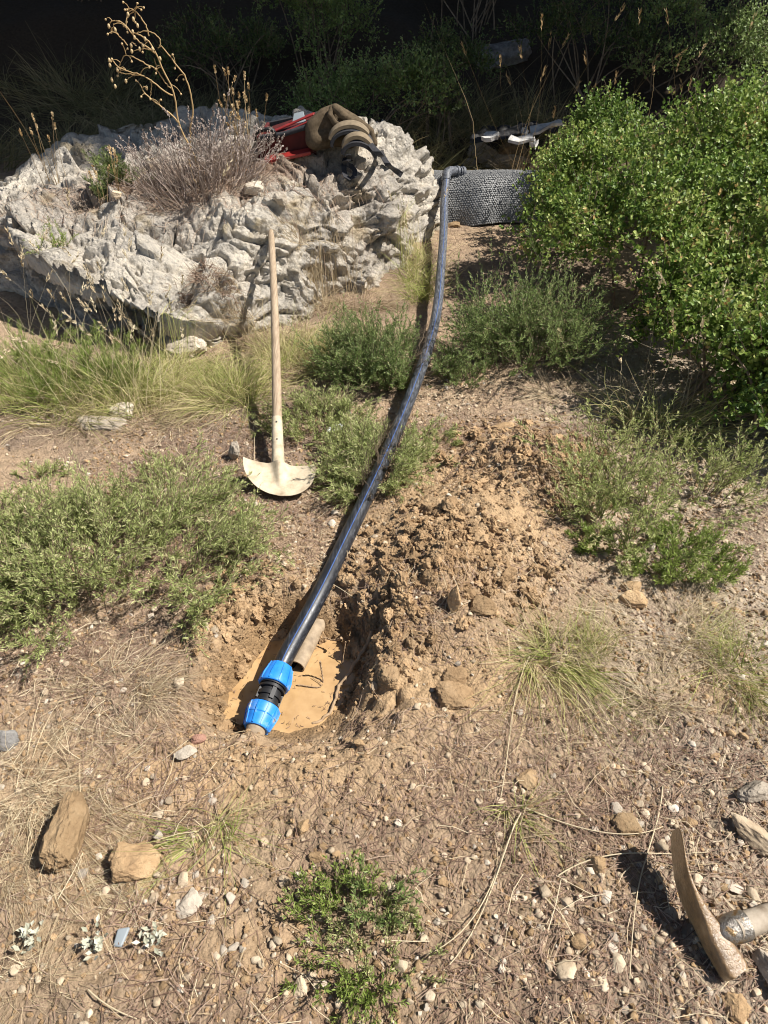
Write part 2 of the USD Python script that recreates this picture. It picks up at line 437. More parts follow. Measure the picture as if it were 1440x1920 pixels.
def on(u, v, lift=0.0):
    """Where the sight line of a photograph pixel meets the ground."""
    d = ray(u, v)
    t = np.linspace(0.5, 20, 4000)
    p = CAM + d * t[:, None]
    k = np.argmax(p[:, 2] < H(p[:, 0], p[:, 1]))
    p = p[k].copy(); p[2] = float(H(p[0], p[1])) + lift
    return p


def onto(x, y, lift=0.0):
    x, y = np.asarray(x, float), np.asarray(y, float)
    return np.stack([x, y, H(x, y) + lift], -1)


# soil colours (what the ground is made of; forest humus also darkened for shade)
C = lambda *c: np.array(c)
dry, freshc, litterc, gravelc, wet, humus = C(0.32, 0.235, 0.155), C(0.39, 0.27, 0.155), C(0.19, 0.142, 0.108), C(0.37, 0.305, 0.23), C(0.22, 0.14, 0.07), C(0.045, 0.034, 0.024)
w = lambda m: m[..., None]
col = np.broadcast_to(dry, GX.shape + (3,)).copy()
n1, n2 = fbm2(2.2, 4, 21) * 2, fbm2(6, 4, 22) * 2
col += w(sstep(-0.15, 0.35, n1 + 0.5 * n2)) * (litterc - col) * 0.85
col += w(sstep(0.35, 0.9, GX + 0.5 * n1) * (1 - sstep(3.3, 4, GY))) * (gravelc - col) * 0.7
fresh_m = np.clip(gauss(880, 1000, 0.36, 0.42) * 1.5 + 1.2 * gauss(800, 1290, 0.32, 0.14) + 1.1 * gauss(470, 1180, 0.17, 0.25) + 0.9 * gauss(350, 1450, 0.3, 0.09) + 0.6 * gauss(620, 1440, 0.35, 0.1)
                  + 0.7 * gauss(250, 1600, 0.25, 0.14) + 0.7 * gauss(1350, 1300, 0.14, 0.1) + 0.6 * gauss(500, 1800, 0.3, 0.1) + 0.3 * n2, 0, 1)
col += w(fresh_m) * (freshc - col) * 0.9
col += w(sstep(0.1, 0.6, fbm2(1.7, 3, 31) * 2) * (1 - fresh_m)) * (C(0.33, 0.2, 0.13) - col) * 0.4
wet_m = np.clip(1 - sstep(1.0, 1.5, er) + 0.0, 0, 1) * (Z < 0.0)
col += w(wet_m * 0.9) * (wet - col)
col += w(sstep(5.9, 6.6, GY + 0.3 * n1)) * (humus - col)  # dark litter, made near black so the wooded slope reads as shade
iy, ix = np.meshgrid(np.arange(len(gy) - 1), np.arange(len(gx) - 1), indexing="ij")
k = iy * len(gx) + ix
gf = np.stack([k, k + 1, k + 1 + len(gx), k + len(gx)], -1).reshape(-1, 4)
gv = np.stack([GX, GY, Z], -1).reshape(-1, 3)
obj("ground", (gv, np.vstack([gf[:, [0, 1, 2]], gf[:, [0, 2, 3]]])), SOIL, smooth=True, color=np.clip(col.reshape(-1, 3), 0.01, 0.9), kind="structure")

# muddy water at the bottom of the pit
aw = np.linspace(0, 2 * np.pi, 64, endpoint=False)
rw = np.linspace(0, 1, 8)
wp = [[hc[0], hc[1], WATER_Z]]
for r in rw[1:]:
    wp += [[hc[0] + 0.30 * r * math.cos(a), hc[1] + 0.30 * r * math.sin(a), WATER_Z] for a in aw]
wf = [[0, 1 + q, 1 + (q + 1) % 64] for q in range(64)]
for s in range(6):
    for q in range(64):
        a, b = 1 + s * 64 + q, 1 + s * 64 + (q + 1) % 64
        wf += [[a, a + 64, b + 64], [a, b + 64, b]]
WATER = mat("muddy_water", [(0.3, (0.30, 0.185, 0.085)), (0.55, (0.38, 0.245, 0.118)), (0.75, (0.43, 0.29, 0.15))], 0.07, (16, 9), (30, 0.05, 0.003), spec=0.5)
obj("muddy_water", (np.array(wp), np.array(wf)), WATER, smooth=True, kind="structure")

# ------------------------------------------------------------------ the limestone boulder
rc = np.array([-0.95, 4.45])
ctrl_px = [  # photograph pixel and distance of points on the rock's upper surface
    (80, 490, 3.65), (200, 520, 3.5), (330, 585, 3.32), (430, 590, 3.5), (520, 540, 3.75), (620, 545, 4.05), (720, 490, 4.4), (800, 420, 4.85),
    (60, 420, 4.05), (200, 430, 3.95), (350, 450, 3.85), (507, 430, 3.9), (620, 420, 4.15), (720, 390, 4.5), (815, 340, 5.1),
    (40, 360, 4.7), (200, 350, 4.5), (350, 380, 4.25), (480, 350, 4.3), (600, 320, 4.5), (690, 310, 4.65), (770, 290, 5.0),
    (60, 310, 5.3), (180, 285, 5.3), (300, 300, 4.9), (480, 290, 4.75), (600, 275, 4.9), (700, 265, 5.0),
    (250, 240, 5.7), (420, 215, 5.8), (520, 220, 5.7), (640, 240, 5.4)]
ctrl = np.array([at_y(*c) for c in ctrl_px])
rbf = RBFInterpolator(ctrl[:, :2], ctrl[:, 2], kernel="thin_plate_spline", smoothing=0.003)
edge_px = [(330, 640, 3.27), (430, 605, 3.48), (520, 575, 3.72), (640, 552, 4.05), (740, 500, 4.4), (805, 440, 4.85), (830, 350, 5.15), (775, 275, 5.45),
           (640, 235, 5.75), (520, 212, 5.95), (400, 210, 6.0), (240, 235, 5.95), (60, 300, 5.6), (-40, 370, 4.9), (20, 450, 4.2), (75, 495, 3.68), (200, 540, 3.44)]
edge = np.array([at_y(*e)[:2] for e in edge_px]) - rc
th_e = np.arctan2(edge[:, 1], edge[:, 0]); o = np.argsort(th_e)
NT, NR, NS = 760, 210, 90
th = np.linspace(-np.pi, np.pi, NT, endpoint=False)
re = np.interp(th, np.r_[th_e[o] - 2 * np.pi, th_e[o], th_e[o] + 2 * np.pi], np.tile(np.linalg.norm(edge, axis=1)[o], 3))
kern = np.ones(15) / 15
re = np.convolve(np.r_[re[-7:], re, re[:7]], kern, "valid")
tt = np.linspace(0.02, 1, NR) ** 0.8
rows = []
dirs = np.stack([np.cos(th), np.sin(th)], -1)
for t in tt:
    p = rc + dirs * (re * t)[:, None]
    z = rbf(p)
    rows.append(np.c_[p, z - 0.05 * sstep(0.86, 1.0, t)])
lip = rows[-1]
left_front = np.exp(-((th + 2.15) / 0.55) ** 2)          # the undercut at the left front
for s in np.linspace(0, 1, NS + 1)[1:]:
    under = (0.30 * left_front) * np.sin(np.pi * min(1, 0.15 + s)) + 0.04 * s * (1 - left_front) - 0.10 * s * (1 - left_front)
    p = rc + dirs * (re * (1 + 0.0 * s) - under)[:, None]
    base = H(p[:, 0], p[:, 1]) - 0.12
    rows.append(np.c_[p, lip[:, 2] * (1 - s) + base * s])
rv = np.array(rows)
rn = np.cross(np.roll(rv, -1, 1) - np.roll(rv, 1, 1), np.gradient(rv, axis=0))
rn = unit(rn)
rn *= np.sign(rn[10, :, 2].mean())
flat = rv.reshape(-1, 3)
r5 = np.random.default_rng(5)


def worley3(p, scale, seed):
    r = np.random.default_rng(seed)
    lo, hi = p.min(0) - 0.2, p.max(0) + 0.2
    pts = r.uniform(lo, hi, (int(np.prod(hi - lo) * scale ** 3), 3))
    d, i = cKDTree(pts).query(p, k=2)
    return d[:, 0] * scale, d[:, 1] * scale, i[:, 0]


warp = np.stack([meshkit.fbm(flat * 5 + s, 3, s) - 0.5 for s in (1, 2, 3)], -1)
wpos = flat + 0.10 * warp
big1, big2, bi = worley3(wpos * [1, 1, 1.6], 2.4, 11)
sml1, sml2, si = worley3(flat + 0.05 * warp, 15, 13)
med1, med2, mi = worley3(wpos * [1, 1, 1.7], 5.0, 14)
q3 = np.random.default_rng(3)


def blocks(idx, pos, amp):
    """Every block of the rock gets a broken face of its own tilt."""
    n_ = idx.max() + 1
    cen = np.stack([np.bincount(idx, pos[:, k], n_) for k in range(3)], 1) / np.maximum(np.bincount(idx, minlength=n_), 1)[:, None]
    return ((pos - cen[idx]) * q3.uniform(-amp, amp, (n_, 3))[idx]).sum(1)


hb = q3.uniform(-1, 1, bi.max() + 1)[bi]
facet = blocks(bi, wpos, 0.38) + blocks(mi, wpos, 0.34)
edge_ = np.clip(1 - (med2 - med1) * 7, 0, 1) ** 2
F = lambda sc, oc, sd: meshkit.fbm(wpos * sc, oc, sd) - 0.5
crack = np.clip(1 - (big2 - big1) * 7, 0, 1) ** 2 * sstep(-0.05, 0.1, F(3, 2, 30))
crack2 = np.clip(1 - np.abs(F(5.5, 4, 31)) * 16, 0, 1) ** 2 * sstep(0.0, 0.12, F(2.5, 2, 32))
strata = (wpos[:, 2] + 0.25 * F(1.5, 2, 33) + 0.12 * wpos[:, 0]) * 11
ledge = np.abs(strata - np.floor(strata) - 0.5) * 2
holes = sstep(0.10, 0.22, F(8, 3, 34)) * sstep(-0.02, 0.1, F(2.2, 2, 35)) + 0.6 * sstep(0.12, 0.2, F(17, 3, 36)) * sstep(-0.1, 0.1, F(3.1, 2, 37))
pits = np.clip(0.4 - sml1, 0, 1) * (F(4, 3, 15) > 0.03)
disp = 0.025 * hb + facet + 0.12 * F(2.4, 3, 16) - 0.05 * crack - 0.02 * edge_ - 0.05 * crack2 + 0.022 * ledge \
    - 0.045 * holes + 0.055 * F(9, 5, 17) + 0.045 * F(26, 4, 20) - 0.03 * pits - 0.02
ring = np.repeat(np.r_[np.ones(NR), 1 - 0.3 * np.linspace(0, 1, NS)], NT)
soft = 0.35 + 0.65 * sstep(0.15, 0.4, np.repeat(np.r_[tt, np.ones(NS)], NT))
flat = flat + rn.reshape(-1, 3) * (disp * ring * soft)[:, None]
iy, ix = np.meshgrid(np.arange(len(rows) - 1), np.arange(NT), indexing="ij")
a, b = iy * NT + ix, iy * NT + (ix + 1) % NT
rf = np.stack([a, a + NT, b + NT, b], -1).reshape(-1, 4)
rfaces = np.vstack([rf[:, [0, 1, 2]], rf[:, [0, 2, 3]], np.stack([np.full(NT, len(flat)), np.arange(NT), (np.arange(NT) + 1) % NT], 1)])
flat = np.vstack([flat, [rc[0], rc[1], flat[:NT, 2].mean()]])
cream, grey, rust, dirt, ochre = C(0.62, 0.565, 0.48), C(0.5, 0.46, 0.40), C(0.30, 0.2, 0.12), C(0.26, 0.17, 0.115), C(0.36, 0.28, 0.15)
nf = meshkit.fbm(flat * 3.5, 4, 40)
rcol = cream + w(sstep(0.42, 0.62, nf)) * (grey - cream)
nf2 = meshkit.fbm(flat * 6, 4, 41)
rcol += w(sstep(0.6, 0.72, nf2)) * (ochre - rcol) * 0.6
dirtm = np.exp(-(((flat[:, 0] + 1.15) / 0.75) ** 2 + ((flat[:, 1] - 4.5) / 0.28) ** 2)) * sstep(0.35, 0.55, meshkit.fbm(flat * 5, 3, 42) + 0.12)
rcol += w(np.clip(dirtm * 1.3, 0, 1)) * (dirt - rcol)
lowm = sstep(0.22, 0.0, flat[:, 2] - 0.0) * 0.0
back = sstep(4.9, 5.5, flat[:, 1]) * sstep(0.3, -0.4, flat[:, 0] * 0 + flat[:, 1] * 0)
rcol *= w(1 - 0.25 * np.r_[np.clip(crack + crack2 * 0.5, 0, 1), 0])
obj("limestone_boulder", (flat, rfaces), ROCK, smooth=True, color=np.clip(rcol, 0.02, 0.9),
    label="huge pale weathered limestone boulder that the shovel leans on", cat="boulder")
rock_px, rock_w = project(flat)
rock_tree = cKDTree(rock_px)


def on_rock(u, v, lift=0.0, rad=5):
    idx = rock_tree.query_ball_point((u, v), rad)
    if not idx:
        idx = [rock_tree.query((u, v))[1]]
    p = flat[min(idx, key=lambda q: rock_w[q])].copy()
    p[2] += lift
    return p


rock_xy = cKDTree(flat[: NT * NR, :2])


def rock_top(x, y):
    return flat[rock_xy.query(np.stack([x, y], -1))[1], 2]


def surface(x, y):
    """Ground or boulder, whichever is higher."""
    x, y = np.asarray(x, float), np.asarray(y, float)
    d, i = rock_xy.query(np.stack([x, y], -1))
    return np.where(d < 0.03, np.maximum(flat[i, 2], H(x, y)), H(x, y))

# the pipe's course, which the plants keep clear of
cp = [at_z(488, 1347, -0.062), at_z(520, 1268, -0.045)]                # axis of the coupling
axis_c = unit(cp[1] - cp[0])
pipe_pts = [cp[1] - axis_c * 0.03, cp[1] + axis_c * 0.05, at_z(572, 1165, 0.005), at_z(640, 1030, 0.045), at_z(700, 905, 0.07), at_z(751, 790, 0.09),
            at_z(790, 690, 0.11), at_z(817, 595, 0.12), at_z(827, 500, 0.16), at_z(832, 420, 0.27), at_y(835, 352, 5.12), at_y(838, 331, 5.2)]
pp = spline(pipe_pts, 160)
PIPE_XY = cKDTree(pp[:, :2])

# ------------------------------------------------------------------ plants: generators
def sprig_paths(rng, bases, d0, L, curl, k=7, wob=0.06):
    n = len(bases)
    t = np.linspace(0, 1, k)[None, :, None]
    L = np.broadcast_to(L, (n,))[:, None, None]
    c = np.broadcast_to(curl, (n, 3))[:, None]
    side = rng.normal(size=(n, 1, 3)) * wob
    return bases[:, None] + L * (d0[:, None] * t + c * t * t + side * np.sin(t * np.pi))


def leafy(rng, paths, per, leaf_l, leaf_w, angle=0.8, start=0.12, shrink=0.5, end=1.0):
    """Leaves set along every path; returns leaf mesh with tints."""
    n, k, _ = paths.shape
    t = rng.uniform(start, end, (n, per)); t.sort(axis=1)
    x = t * (k - 1); i = np.minimum(x.astype(int), k - 2); fr = (x - i)[..., None]
    q = np.arange(n)[:, None]
    P = paths[q, i] * (1 - fr) + paths[q, i + 1] * fr
    T = unit(paths[q, i + 1] - paths[q, i])
    R = unit(np.cross(T, rng.normal(size=T.shape)))
    a = angle * rng.uniform(0.6, 1.3, (n, per, 1))
    D = unit(T * np.cos(a) + R * np.sin(a) + [0, 0, 0.08])
    N = unit(np.cross(np.cross(D, T), D) + 0.4 * rng.normal(size=D.shape))
    ll = leaf_l * rng.uniform(0.6, 1.2, (n, per)) * (1 - shrink * t)
    tone = np.clip(0.45 + 0.16 * rng.normal(size=(n, 1)) + 0.1 * rng.normal(size=(n, per)) + 0.25 * (t - 0.5), 0, 1)
    tone = np.where(rng.random((n, per)) < 0.02, 1.0, tone)
    m = lambda z: z.reshape(-1, *z.shape[2:])
    far_ = PIPE_XY.query(m(P)[:, :2])[0] > 0.05             # nothing grows across the pipe
    return leaf_faces(m(P)[far_], m(D)[far_], m(N)[far_], ll.ravel()[far_], (leaf_w * rng.uniform(0.8, 1.2, n * per))[far_], m(tone)[far_])


def disc(rng, n, rx, ry, power=0.5):
    a, r = rng.uniform(0, 2 * np.pi, n), rng.random(n) ** power
    return np.stack([rx * r * np.cos(a), ry * r * np.sin(a)], -1), r


def fine_shrub(name, label, cat, c, rx, ry, n, L, seed, leaf=(0.029, 0.0034), per=40, lean=0.6, leafm=None, side=3, group=None, up=1.0, curl=(0, 0, -0.1), base_h=None, tall=None, angle=0.75):
    """Many upright sprigs of narrow leaves on thin twigs, with side sprigs."""
    rng = np.random.default_rng(seed)
    xy, r = disc(rng, n, rx, ry)
    bx, by = c[0] + xy[:, 0], c[1] + xy[:, 1]
    clump = meshkit.fbm(np.c_[bx * 9, by * 9, np.zeros(n)], 2, seed)
    keep = clump > rng.uniform(0.3, 0.58, n)
    bx, by, xy, r = bx[keep], by[keep], xy[keep], r[keep]; n = len(bx)
    bz = surface(bx, by) if base_h is None else base_h(bx, by)
    base = np.c_[bx, by, bz - 0.01]
    rad = np.c_[xy / [rx, ry], np.zeros(n)]
    d0 = unit(lean * rad + [0, 0, up] + rng.normal(size=(n, 3)) * [0.45, 0.45, 0.1])
    LL = rng.uniform(L[0], L[1], n) * (1 - 0.35 * r ** 2)
    p = sprig_paths(rng, base, d0, LL, np.array(curl) + 0.12 * rng.normal(size=(n, 3)))
    stems = [tubes(p, 0.0016, 0.0006, np.full(n, 0.3))]
    leaves = [leafy(rng, p, per, *leaf, angle=angle)]
    if side:
        idx = np.repeat(np.arange(n), side)
        kk = rng.integers(2, 6, len(idx))
        b2 = p[idx, kk]
        t2 = unit(p[idx, kk] - p[idx, kk - 1])
        d2 = unit(t2 + 0.75 * unit(np.cross(t2, rng.normal(size=t2.shape))) + [0, 0, 0.15])
        p2 = sprig_paths(rng, b2, d2, LL[idx] * rng.uniform(0.25, 0.5, len(idx)), [0, 0, 0.08], k=4)
        leaves.append(leafy(rng, p2, max(8, per // 2), *leaf, angle=angle))
        stems.append(tubes(p2, 0.001, 0.0005, np.full(len(idx), 0.3)))
    t = thing(name, label, cat, (c[0], c[1], float(surface(c[0], c[1])) if base_h is None else c[2]), group)
    v, f, ti = join(*leaves)
    obj("foliage", (v, f), leafm or NEEDLE, t, tint=ti)
    v, f, ti = join(*stems)
    obj("stem", (v, f), TWIG, t)
    return t


def blades(rng, base, d0, L, width, droop, k=6, tint=None):
    n = len(base)
    t = np.linspace(0, 1, k)[None, :, None]
    L = np.broadcast_to(L, (n,))[:, None, None]
    out = d0 * [1, 1, 0]
    g = np.broadcast_to(droop, (n,))[:, None, None]
    p = base[:, None] + L * (d0[:, None] * t + g * (out[:, None] * 0.6 + [0, 0, -1.0]) * t * t)
    kink = rng.normal(size=(n, 1, 3)) * np.where(rng.random((n, 1, 1)) < 0.5, 0.34, 0.08)
    p = p + L * kink * np.maximum(t - rng.uniform(0.2, 0.8, (n, 1, 1)), 0) + L * rng.normal(size=(n, 1, 3)) * 0.05 * np.sin(np.pi * t)
    lo = surface(p[:, :, 0].ravel(), p[:, :, 1].ravel()).reshape(n, k) + 0.004
    p[:, :, 2] = np.maximum(p[:, :, 2], lo)
    return strips(p, width, np.full(n, 0.5) if tint is None else tint, rng), p


def seed_heads(rng, tips, dirs, length, width, tint, per=14):
    n = len(tips)
    s = rng.uniform(0, 1, (n, per))
    T = unit(dirs)[:, None]
    R = unit(np.cross(np.broadcast_to(T, (n, per, 3)), rng.normal(size=(n, per, 3))))
    P = tips[:, None] + T * (s * length)[..., None]
    D = unit(T * 1.0 + 0.45 * R)
    m = lambda z: z.reshape(-1, 3)
    return leaf_faces(m(P), m(D), m(R + 0.01), length * 0.32, width, np.repeat(tint, per), 0.4)


def tuft(name, label, c, rx, ry, n, L, seed, width=0.0022, lean=0.7, droop=0.35, matl=None, group=None, wind=(0, 0, 0), tint=(0.2, 0.9), stalks=0, stalk_l=(0.3, 0.5), cat="grass tuft"):
    rng = np.random.default_rng(seed)
    m_ = max(3, n // 28)
    sub, _ = disc(rng, m_, rx, ry, 0.5)
    pick = rng.integers(0, m_, n)
    lean_c = rng.normal(size=(m_, 3)) * [0.42, 0.42, 0.12]
    xy = sub[pick] + rng.normal(size=(n, 2)) * np.minimum(0.035, 0.3 * min(rx, ry))
    base = onto(c[0] + xy[:, 0], c[1] + xy[:, 1], -0.004)
    base[:, 2] = surface(base[:, 0], base[:, 1]) - 0.004
    a = rng.uniform(0, 2 * np.pi, n)
    d0 = unit(np.c_[xy / max(rx, ry) * lean + 0.35 * np.c_[np.cos(a), np.sin(a)], rng.uniform(0.35, 1.0, n)] + wind + lean_c[pick])
    sz_ = rng.uniform(0.6, 1.15, m_)[pick]; tn_ = rng.normal(size=m_)[pick] * 0.18
    m, p = blades(rng, base, d0, rng.uniform(L[0], L[1], n) * sz_, width * rng.uniform(0.6, 1.3, n), droop * rng.uniform(0.2, 1.6, n), tint=np.clip(rng.uniform(*tint, n) + tn_, 0, 1))
    t = thing(name, label, cat, (c[0], c[1], float(surface(c[0], c[1]))), group)
    obj("blades", m[:2], matl or GRASS, t, tint=m[2])
    if stalks:
        k = rng.integers(0, n, stalks)
        d = unit(np.c_[rng.normal(size=(stalks, 2)) * 0.25, np.ones(stalks)] + np.array(wind) * 0.8)
        m2, p2 = blades(rng, base[k], d, rng.uniform(*stalk_l, stalks), 0.0022, 0.16, k=7, tint=rng.uniform(0.6, 1, stalks))
        h = seed_heads(rng, p2[:, -1], p2[:, -1] - p2[:, -2], 0.06, 0.006, rng.uniform(0.5, 1, stalks))
        v, f, ti = join(m2, h)
        obj("seed_stalks", (v, f), STRAW, t, tint=ti)
    return t


def leafy_bush(name, label, lobes, root, n_twig, seed, leaf=(0.017, 0.011), per=9, twig=(0.05, 0.19), matl=None, group=None, cat="bush", branches=26, inner=0.25):
    rng = np.random.default_rng(seed)
    P, O = [], []
    sub = []
    for cc, rr in lobes:                                   # every mass is a heap of smaller rounded sprays
        dd = unit(rng.normal(size=(40, 3)) + [0, 0, 0.25]); dd = dd[dd[:, 2] > -0.3][:15]
        sub += [(np.array(cc) + d_ * np.array(rr) * rng.uniform(0.5, 0.78), np.array(rr) * rng.uniform(0.26, 0.48)) for d_ in dd]
    lobes = sub
    vol = np.array([l[1][0] * l[1][1] + l[1][0] * l[1][2] for l in lobes]); vol /= vol.sum()
    for (cc, rr), share in zip(lobes, vol):
        m = int(n_twig * share)
        d = unit(rng.normal(size=(m * 2, 3))); d = d[d[:, 2] > -0.35][:m]
        s = 0.80 + 0.5 * (meshkit.fbm(d * 3.2 + cc, 3, seed) - 0.5) * 2.2
        fr = s * (1 - np.abs(rng.normal(size=len(d))) * inner)
        P.append(np.array(cc) + d * np.array(rr) * fr[:, None]); O.append(unit(d / np.array(rr)))
    P, O = np.vstack(P), np.vstack(O)
    deep = np.zeros(len(P), bool)
    for cc, rr in lobes:
        deep |= np.linalg.norm((P - cc) / rr, axis=1) < 0.42
    ok = ~deep & (P[:, 2] > H(P[:, 0], P[:, 1]) + 0.01)
    gapn = meshkit.fbm(P * 4.5, 2, seed + 9)
    ok &= gapn > 0.43
    P, O = P[ok], O[ok]; n = len(P)
    d0 = unit(O * 0.7 + [0, 0, 0.45] + 0.55 * rng.normal(size=(n, 3)))
    p = sprig_paths(rng, P, d0, rng.uniform(*twig, n), [0, 0, 0.05], k=4)
    leaves = leafy(rng, p, per, *leaf, angle=1.0, start=0.0, shrink=0.25)
    zone = meshkit.fbm(leaves[0] * 2.2, 2, seed + 4) - 0.5
    ti = np.clip(leaves[2] + 0.95 * zone, 0, 1)
    t = thing(name, label, cat, root, group)
    obj("foliage", leaves[:2], matl or LENTISC, t, tint=ti)
    tg = tubes(p[::4], 0.0024, 0.0008, np.full(len(p[::4]), 0.3))
    root = np.asarray(root, float)
    k = rng.integers(0, n, branches)
    s = np.linspace(0, 1, 8)[None, :, None]
    st = root + rng.normal(size=(branches, 3)) * [0.12, 0.12, 0]; st[:, 2] = H(st[:, 0], st[:, 1]) - 0.03
    br = st[:, None] * (1 - s) + P[k][:, None] * s + 0.06 * rng.normal(size=(branches, 1, 3)) * np.sin(np.pi * s) + [0, 0, 0.1] * np.sin(np.pi * s)
    b = tubes(br, 0.008, 0.0025, np.zeros(branches), 5)
    v, f, _ = join(tg, b)
    obj("branches", (v, f), TWIG, t)
    return t


# ------------------------------------------------------------------ pipe, coupling, membrane
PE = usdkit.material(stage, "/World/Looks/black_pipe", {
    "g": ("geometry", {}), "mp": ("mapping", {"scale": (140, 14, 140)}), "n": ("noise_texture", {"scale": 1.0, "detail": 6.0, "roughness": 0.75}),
    "sx": ("separate_xyz", {}), "far": ("map_range", {"from_min": 1.6, "from_max": 3.6, "to_min": -0.01, "to_max": 0.17, "clamp": True}),  # paler far run: mud and scuffs plus sky reflection painted in
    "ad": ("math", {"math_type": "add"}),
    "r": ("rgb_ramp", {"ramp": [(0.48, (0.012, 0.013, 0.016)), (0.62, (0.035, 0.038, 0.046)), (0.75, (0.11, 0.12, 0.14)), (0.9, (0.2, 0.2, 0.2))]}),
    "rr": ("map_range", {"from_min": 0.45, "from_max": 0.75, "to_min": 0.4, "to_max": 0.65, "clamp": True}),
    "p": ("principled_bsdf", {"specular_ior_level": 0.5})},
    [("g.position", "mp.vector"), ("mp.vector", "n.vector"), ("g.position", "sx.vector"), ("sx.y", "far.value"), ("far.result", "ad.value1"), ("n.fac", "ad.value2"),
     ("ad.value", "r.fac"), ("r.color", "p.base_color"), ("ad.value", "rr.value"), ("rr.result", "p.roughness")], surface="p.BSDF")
STRIPE = mat("blue_stripe", [(0.35, (0.025, 0.06, 0.2)), (0.6, (0.05, 0.1, 0.25)), (0.75, (0.14, 0.15, 0.17))], 0.5, (40, 4))
BLUE = mat("blue_plastic", [(0.3, (0.012, 0.14, 0.48)), (0.54, (0.02, 0.2, 0.62)), (0.62, (0.1, 0.26, 0.58)), (0.68, (0.33, 0.29, 0.24))], 0.42, (26, 5), (150, 0.1, 0.001), spec=0.5)
BLACK = mat("black_plastic", (0.012, 0.012, 0.013), 0.5, spec=0.35)
OLDPIPE = mat("muddy_old_pipe", [(0.3, (0.16, 0.12, 0.08)), (0.7, (0.36, 0.28, 0.19))], 0.7, (30, 5), (90, 0.4, 0.003))

R_PIPE = 0.0265
pipe = thing("water_pipe", "long black plastic water pipe with blue stripe running from the pit uphill", "pipe", pp[0])
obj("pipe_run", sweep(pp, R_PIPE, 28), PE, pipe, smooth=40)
# stripe: a thin band set on the pipe's upper left side
tq = unit(np.gradient(pp, axis=0)); sd = unit(np.cross(tq, [0, 0, 1.0])); un = np.cross(sd, tq)
bands = []
for a0 in (1.35,):
    vs = []
    for a in np.linspace(a0 - 0.055, a0 + 0.055, 4):
        vs.append(pp + (R_PIPE + 0.0007) * (np.cos(a) * sd + np.sin(a) * un))
    vs = np.stack(vs, 1); n_ = len(pp)
    i, j = np.meshgrid(np.arange(n_ - 1), np.arange(3), indexing="ij")
    q = np.stack([i * 4 + j, i * 4 + j + 1, (i + 1) * 4 + j + 1, (i + 1) * 4 + j], -1).reshape(-1, 4)
    obj("stripe", (vs.reshape(-1, 3), np.vstack([q[:, [0, 1, 2]], q[:, [0, 2, 3]]])), STRIPE, pipe, smooth=True)
el = spline([pp[-1] - tq[-1] * 0.03, pp[-1] + [0.004, 0.02, 0.018], pp[-1] + [0.03, 0.06, 0.022], pp[-1] + [0.075, 0.10, 0.012]], 14)
obj("elbow", sweep(el, 0.032, 20), PE, pipe, smooth=40)
e2 = unit(el[-1] - el[-2])
for s_, r_, l_ in ((0.0, 0.037, 0.02), (0.03, 0.034, 0.012), (0.05, 0.039, 0.022)):
    m = trimesh.creation.cylinder(r_, l_, sections=20); m.apply_transform(frame_matrix(e2, el[-1] + e2 * s_)); obj("elbow_collar", m, PE, pipe, smooth=40)
obj("elbow_tail", sweep(np.array([el[-1], el[-1] + e2 * 0.3 + [0, 0, -0.08]]), 0.026, 16), PE, pipe, smooth=40)

# compression coupling: local z along the pipe, upwards
Lc = float(np.linalg.norm(cp[1] - cp[0]))
mid = (cp[0] + cp[1]) / 2
M = frame_matrix(axis_c, mid)
cpl = thing("pipe_coupling", "bright blue and black compression coupling joining the pipe in the muddy pit", "pipe coupling", mid)


def revolve(prof, m, sections=36):
    t = trimesh.creation.revolve(np.array(prof), sections=sections)
    trimesh.repair.fix_normals(t)
    t.apply_transform(m)
    return t


obj("coupling_body", revolve([(0, -0.05), (0.033, -0.05), (0.033, -0.03), (0.038, -0.03), (0.038, -0.024), (0.031, -0.024), (0.031, -0.006), (0.036, -0.006), (0.036, 0.006), (0.031, 0.006),
                              (0.031, 0.018), (0.039, 0.018), (0.039, 0.024), (0.034, 0.024), (0.034, 0.03), (0.039, 0.03), (0.039, 0.036), (0.033, 0.036), (0.033, 0.05), (0, 0.05)], M), BLACK, cpl, smooth=30)
for k_ in range(4):
    bx = trimesh.creation.box([0.006, 0.012, 0.034]); bx.apply_translation([0.034, 0, 0.0]); bx.apply_transform(trimesh.transformations.rotation_matrix(k_ * np.pi / 2 + 0.5, [0, 0, 1])); bx.apply_transform(M)
    obj("body_rib", bx, BLACK, cpl)
for sgn in (1, -1):
    prof = [(0.0285, 0.1), (0.034, 0.1), (0.0365, 0.096), (0.043, 0.062), (0.0455, 0.045), (0.0455, 0.036), (0.044, 0.034), (0.036, 0.034), (0.0285, 0.036)]
    if sgn < 0:
        prof = [(r, -z) for r, z in prof][::-1]
    nut = obj("nut", revolve(prof + [prof[0]], M, 48), BLUE, cpl, smooth=35)
    ribs = []
    for q in range(10):
        rb = manifold3d.Manifold.batch_hull([manifold3d.Manifold.cube((0.006, 0.0042, 0.003), True).translate((0.0445, 0, sgn * 0.038)),
                                             manifold3d.Manifold.cube((0.006, 0.0042, 0.003), True).translate((0.0445, 0, sgn * 0.056)),
                                             manifold3d.Manifold.cube((0.006, 0.0036, 0.003), True).translate((0.0352, 0, sgn * 0.0965))])
        v, f, _ = meshkit.arrays(rb)
        v = v @ trimesh.transformations.rotation_matrix(q * 2 * np.pi / 10 + 0.2, [0, 0, 1])[:3, :3].T
        obj("rib", (v @ M[:3, :3].T + M[:3, 3], f), BLUE, nut)
    hoop = revolve([(0.0435, sgn * 0.066), (0.0445, sgn * 0.0645), (0.0435, sgn * 0.063), (0.040, sgn * 0.0645), (0.0435, sgn * 0.066)], M, 48)
    if sgn < 0:
        obj("hoop", hoop, BLUE, nut, smooth=40)
